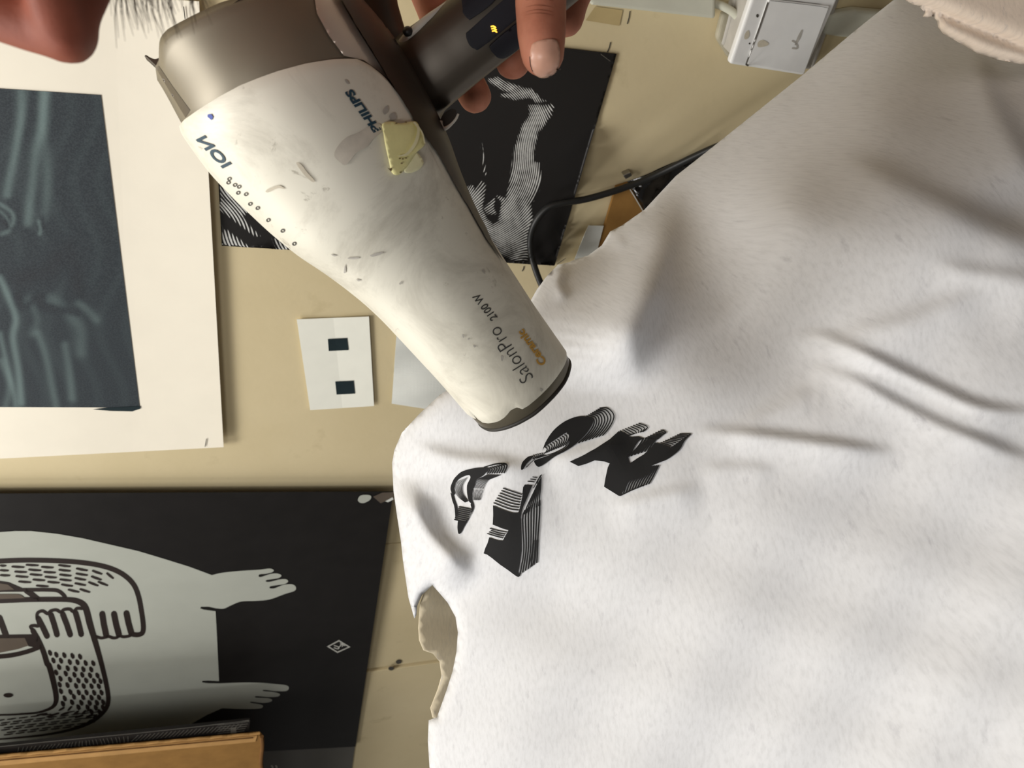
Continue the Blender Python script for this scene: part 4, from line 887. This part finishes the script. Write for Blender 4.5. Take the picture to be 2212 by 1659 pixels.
# ---- lettering on the shell: real surface coordinates
fP = on(shb, .0004, .4)
def text(body, org, ex, ey, mat, name, thin=0.0, bold=0.0, shear=0.0, step=None):
    """lay a text on the shell: org = picture point of its start, ex = picture vector of one em along, ey = one em up"""
    cu = bpy.data.curves.new('lettering', 'FONT'); cu.body = body; cu.size = 1; cu.offset = bold-thin; cu.shear = shear; cu.resolution_u = 4
    o = bpy.data.objects.new('lettering', cu); C.objects.link(o); bpy.context.view_layer.update()
    me = o.evaluated_get(bpy.context.evaluated_depsgraph_get()).to_mesh(); vs = [v_.co.copy() for v_ in me.vertices]; fs = [tuple(p.vertices) for p in me.polygons]; o.to_mesh_clear()
    bpy.data.objects.remove(o)
    mx = max(v_.x for v_ in vs)
    bm = bmesh.new(); bv_ = [bm.verts.new(v_) for v_ in vs]
    for q_ in fs:
        try: bm.faces.new([bv_[i] for i in q_])
        except ValueError: pass
    bmesh.ops.triangulate(bm, faces=bm.faces)
    for _ in range(3):
        le = [e for e in bm.edges if e.calc_length() > .35]
        if le: bmesh.ops.subdivide_edges(bm, edges=le, cuts=1); bmesh.ops.triangulate(bm, faces=bm.faces)
    org, ex, ey = map(np.array, (org, ex, ey)); vv = []
    for v_ in bm.verts:
        p = org+ex*(v_.co.x/mx)+ey*v_.co.y; vv.append(fP(*p))
    bm.verts.index_update(); ff = [tuple(v_.index for v_ in q_.verts) for q_ in bm.faces]; bm.free()
    return adopt(orient(mesh(name, vv, ff, mat)), dryer)
text('PHILIPS', (823, 281), (-64, -89), (-22, 10), m_navy, 'maker_lettering', bold=.045)
text('ION', (484, 365), (-60, -64), (26, -13), m_navy, 'ion_lettering', bold=.03)
text('SalonPro', (1154, 816), (-77, -113), (-38, 24), m_charcoal, 'model_lettering', thin=.012)
text('2100 W', (1075, 686), (-42, -53), (-20, 13), m_charcoal, 'wattage_lettering', bold=.012)
text('Ceramic', (1181, 783), (-52, -73), (-20, 14), m_gold, 'finish_lettering', bold=.035)
mb = MB()
for x, y in ((496, 386), (508, 399), (515, 416), (532, 419), (541, 440), (557, 449), (580, 475), (611, 498), (636, 526), (494, 394), (517, 403)):
    ro = [(x+5*math.cos(a)*.8-2.2*math.sin(a), y+4.6*math.sin(a)*.8+1.8*math.cos(a)) for a in np.linspace(0, 2*math.pi, 14, endpoint=False)]; ri = [(x+(p-x)*.55, y+(q_-y)*.55) for p, q_ in ro]
    shape(mb, ro, fP, holes=[ri])
adopt(orient(mb.build('dotted_ring_mark', m_charcoal, None)), dryer)
mb = MB(); shape(mb, [(449, 247), (457, 246), (461, 252), (458, 260), (454, 256), (449, 252)], fP); adopt(orient(mb.build('blue_ink_spot', m_blue, None)), dryer)
mb = MB()
for pg in ([(744, 172), (750, 174), (754, 182), (748, 180)], [(998, 722), (1003, 724), (1001, 730)], [(1010, 731), (1014, 730), (1013, 734)], [(1022, 744), (1028, 748), (1024, 750)], [(1082, 768), (1087, 770), (1085, 780), (1082, 776)], [(1166, 838), (1172, 842), (1168, 846)], [(715, 548), (728, 551), (722, 553)], [(800, 550), (822, 544), (828, 546), (806, 554)], [(752, 556), (776, 555), (772, 559), (756, 559)], [(743, 588), (746, 570), (748, 586)], [(770, 602), (780, 604), (775, 607)], [(1042, 582), (1048, 592), (1041, 586)], [(862, 612), (868, 606), (866, 614)], [(840, 250), (850, 243), (856, 256), (846, 262)], [(826, 238), (836, 228), (838, 240), (830, 248)]):
    mb = MB(); shape(mb, cr(pg, 3, True), fP); adopt(orient(mb.build('scuff', m_smudge, None)), dryer)
for pg in ([(640, 352), (650, 354), (664, 372), (680, 390), (674, 392), (656, 376)], [(574, 412), (584, 406), (604, 400), (616, 408), (600, 406), (580, 415)]):
    mb = MB(); shape(mb, cr(pg, 3, True), fP, step=6); adopt(orient(mb.build('scuff', m_stain, None)), dryer)
mb = MB(); shape(mb, cr([(722, 336), (728, 318), (746, 298), (770, 288), (800, 272), (820, 268), (824, 284), (806, 300), (792, 318), (770, 330), (748, 356), (734, 350)], 4, True), fP, step=7); adopt(orient(mb.build('grey_scuff_stain', speck('grey_tape_stain', (203, 196, 183), .12, 140, .5, metal=.2), None)), dryer)  # grey scuffed patch on the shell next to the tape
# torn yellow tape
fT = on(shb, .0012, .38)
yt = cr([(824, 268), (845, 264), (862, 268), (884, 264), (896, 266), (904, 282), (911, 304), (912, 316), (896, 330), (884, 348), (868, 370), (856, 378), (845, 372), (838, 345), (830, 310), (827, 290)], 3, True)
mb = MB(); shape(mb, yt, fT, step=7); o = orient(mb.build('torn_tape', m_yellow, None, True)); solidify(o, .0006, .5); adopt(o, dryer); tag(o, 'torn yellow tape residue')
mb = MB(); shape(mb, cr([(872, 368), (890, 338), (898, 330), (910, 346), (911, 356), (900, 368), (882, 374)], 3, True), on(shb, .0009, .38), step=6); o = orient(mb.build('torn_tape', m_yellow2, None, True)); solidify(o, .0005, .5); adopt(o, dryer)
ytb = bvh_of(o); mb = MB(); f2 = on(shb, .0024, .38)
ribbon_mesh(mb, cr([(888, 266), (898, 280), (896, 300), (888, 318), (874, 334), (856, 338)], 5), [3, 5, 7, 7, 6, 2], f2); ribbon_mesh(mb, cr([(890, 266), (906, 288), (912, 312)], 5), 3, f2)
adopt(orient(mb.build('tape_crease', m_yellow2, None, True)), dryer)
mb = MB()
for x, y in ((860, 343), (866, 344), (873, 342), (864, 353), (852, 268), (872, 266), (862, 372), (842, 364)): shape(mb, [(x+2.6*math.cos(a), y+1.6*math.sin(a)) for a in np.linspace(0, 6.28, 7, endpoint=False)], f2)
shape(mb, [(834, 362), (844, 366), (842, 371)], f2); adopt(orient(mb.build('tape_dirt', m_yelldirt, None)), dryer)

# ------------------------------------------------------------------ person: hand on the dryer, face in profile at the upper left
BL = []                                     # (centre, radius) balls, later grown into one skin
def chain(js, dens=.22):
    js = [(np.asarray(p, float), r_) for p, r_ in js]
    for (a_, ra), (b_, rb) in zip(js[:-1], js[1:]):
        n_ = max(2, int(np.linalg.norm(b_-a_)/(min(ra, rb)*dens)))
        for i in range(n_+1): u_ = i/n_; BL.append((a_*(1-u_)+b_*u_, ra*(1-u_)+rb*u_))
def J(x, y, z, r_): return (at(x, y, z), r_)
chain([J(1215, -350, .415, .017), J(1190, -200, .378, .0135), J(1171, -70, .356, .0118), J(1168, 0, .3515, .0110), J(1170, 70, .349, .0104), J(1172, 118, .348, .0092)])
chain([J(985, -260, .430, .0125), J(935, -110, .416, .0108), J(925, -25, .412, .0102), J(975, 110, .411, .0090), J(1026, 208, .411, .0084)])
chain([J(1075, -270, .432, .0125), J(1088, -110, .418, .0108), J(1106, 30, .410, .0098), J(1108, 132, .408, .0090)])
chain([J(1165, -275, .432, .0120), J(1228, -130, .416, .0105), J(1243, -45, .410, .0098), J(1222, 40, .407, .0090)])
chain([J(1250, -270, .428, .0110), J(1310, -170, .414, .0092), J(1322, -100, .408, .0084), J(1276, -42, .404, .0078)])
for a_, b_ in (((985, -260), (1120, -420)), ((1075, -270), (1140, -430)), ((1165, -275), (1160, -430)), ((1250, -270), (1185, -420)), ((1215, -350), (1180, -430))):
    chain([J(*a_, .431, .013), J(*b_, .436, .021)])
wr = at(1155, -470, .44)
T0 = at(150, 134, .21); U_ = M3@np.array([-.9485, .03, -.315]); Fv = M3@np.array([0, 1.0, 0]); U_ /= np.linalg.norm(U_); Fv -= U_*Fv.dot(U_); Fv /= np.linalg.norm(Fv); Lv = np.cross(Fv, U_)
if (M3.T@Lv)[2] < 0: Lv = -Lv
def hd(f_, u_, l_=0): return T0+Fv*f_+U_*u_+Lv*l_
chest = hd(-.42, -.22); sho = chest+Lv*.16+U_*.03
elbow = CAM+M3@np.array([.24, -.44, .50])
chain([(at(1150, -430, .437), .022), (wr, .023), (wr*.5+elbow*.5, .036), (elbow, .041)])
chain([(elbow, .042), (elbow*.45+sho*.55, .049), (sho, .058)])
chain([(sho, .058), (chest+U_*.06, .075), (hd(-.27, -.13), .062), (hd(-.17, -.10), .056), (hd(-.125, -.04), .058)], .3)
chain([(chest+U_*.06, .075), (chest-Lv*.14+U_*.03, .058)], .3)
for c_, r_ in (((-.118, .062, 0), .086), ((-.105, .045, .012), .078), ((-.105, .045, -.012), .078), ((-.088, 0, 0), .058), ((-.078, -.04, 0), .046), ((-.058, -.082, 0), .018), ((-.068, -.010, .032), .027), ((-.068, -.010, -.032), .027), ((-.052, .042, .02), .020), ((-.052, .042, -.02), .020), ((-.034, -.036, 0), .0085), ((-.036, -.048, 0), .0085)): BL.append((hd(*c_), r_))
for sgn in (1, -1): chain([(hd(-.11, .012, .076*sgn), .010), (hd(-.122, .035, .084*sgn), .012), (hd(-.125, .05, .08*sgn), .010)])
def npx(x, y, l_=0): return at(x, y, .21)+Lv*l_
chain([(npx(-420, -150), .0075), (npx(-160, -28), .0080), (npx(0, 22), .0078), (npx(80, 52), .0074), (npx(143, 66), .0076)])
for sgn in (1, -1):
    chain([(npx(143, 66, .003*sgn), .0073), (npx(128, 8, .011*sgn), .0068), (npx(90, -110, .016*sgn), .010)])
chain([(npx(150, 40), .0066), (npx(200, -120), .009)])
def skin(name, balls, vox, mat, sm=6):
    bm = bmesh.new(); cache = {}
    base = bmesh.new(); bmesh.ops.create_icosphere(base, subdivisions=2, radius=1); bv = np.array([v_.co for v_ in base.verts]); bf = [tuple(v_.index for v_ in q_.verts) for q_ in base.faces]; base.free()
    V_ = []; F_ = []
    for c_, r_ in balls: b = len(V_)*len(bv); V_.append(bv*r_+c_); F_ += [tuple(i+b for i in q_) for q_ in bf]
    me = bpy.data.meshes.new(name); me.from_pydata(np.vstack(V_).tolist(), [], F_); o = bpy.data.objects.new(name, me); C.objects.link(o)
    r1 = o.modifiers.new('r', 'REMESH'); r1.mode = 'VOXEL'; r1.voxel_size = vox; s1 = o.modifiers.new('s', 'SMOOTH'); s1.iterations = sm; s1.factor = .5
    dg = bpy.context.evaluated_depsgraph_get(); me2 = bpy.data.meshes.new_from_object(o.evaluated_get(dg)); bpy.data.objects.remove(o); me2.name = name
    me2.polygons.foreach_set('use_smooth', [True]*len(me2.polygons)); return link(name, me2, mat)
per = empty('person', chest, 'person with moustache leaning in at the upper left, right hand gripping the dryer handle', 'person')
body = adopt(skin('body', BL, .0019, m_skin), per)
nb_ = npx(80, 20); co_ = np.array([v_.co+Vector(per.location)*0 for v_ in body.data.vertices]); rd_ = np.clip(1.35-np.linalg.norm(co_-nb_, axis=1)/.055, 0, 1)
at_ = body.data.attributes.new('nose_shade', 'FLOAT', 'POINT'); at_.data.foreach_set('value', rd_.astype('f'))  # shade on the nose, put into the skin colour with a distance falloff
bb_ = bvh_of(body); fN = on(bb_, .0006, .345)
mb = MB(); shape(mb, cr([(1150, 99), (1160, 91), (1180, 86), (1198, 87), (1205, 99), (1207, 122), (1203, 146), (1192, 159), (1174, 165), (1159, 160), (1150, 145), (1147, 120)], 4, True), fN, step=6); o = orient(mb.build('thumbnail', m_nail, None, True)); solidify(o, .0005, .5); adopt(o, per)
mb = MB(); ribbon_mesh(mb, cr([(1184, 164), (1193, 158), (1203, 149), (1206, 144)], 4), [3, 6, 4, 1.5], on(bb_, .0019, .345)); ribbon_mesh(mb, cr([(1146, 122), (1148, 140), (1152, 152)], 4), 1.6, on(bb_, .0010, .345)); adopt(orient(mb.build('nail_dirt', m_dirt, None)), per)
mb = MB(); kf = on(bb_, .0004, .345)
for yk, w_ in ((12, 1.3), (22, 1.6), (29, 1.2), (-2, 1.1)): ribbon_mesh(mb, cr([(1136, yk+4), (1155, yk), (1176, yk+1), (1196, yk+5)], 4), [.4, w_, w_, .4], kf)
adopt(orient(mb.build('knuckle_crease', m_crease, None)), per)
mb = MB()
for i in range(150):
    sx = random.uniform(235, 430); y0 = random.uniform(-120, -70); l_ = random.uniform(-.012, .012); a_ = npx(sx, y0, l_)
    ln = random.uniform(70, 150) * (1.0 if sx < 370 else .75); bx = sx+random.uniform(-10, 45)
    mb.add(*tube([a_, npx((sx+bx)/2-6, y0+ln*.55, l_*1.1), npx(bx, y0+ln, l_*1.2)], [.00013, .00011, .00004], 5, False))
adopt(tag(mb.build('moustache', m_hair, None), kind='stuff'), per)
for sgn in (1, -1):
    bm = bmesh.new(); bmesh.ops.create_uvsphere(bm, u_segments=16, v_segments=10, radius=.0115); bmesh.ops.translate(bm, vec=Vector(hd(-.046, .030, .031*sgn)), verts=bm.verts); me = bpy.data.meshes.new('eye'); bm.to_mesh(me); bm.free(); adopt(link('eye', me, m_eye), per)
# knitted top over shoulders and chest (outside the picture)
TB = []; old = BL; BL = TB
chain([(elbow*.5+sho*.5, .058), (sho, .068), (chest+U_*.05, .088), (chest-Lv*.14+U_*.03, .068)], .3); chain([(chest+U_*.05, .088), (hd(-.50, -.36), .12), (hd(-.52, -.55), .13)], .3)
adopt(skin('pullover', TB, .006, m_fleece, 4), per)
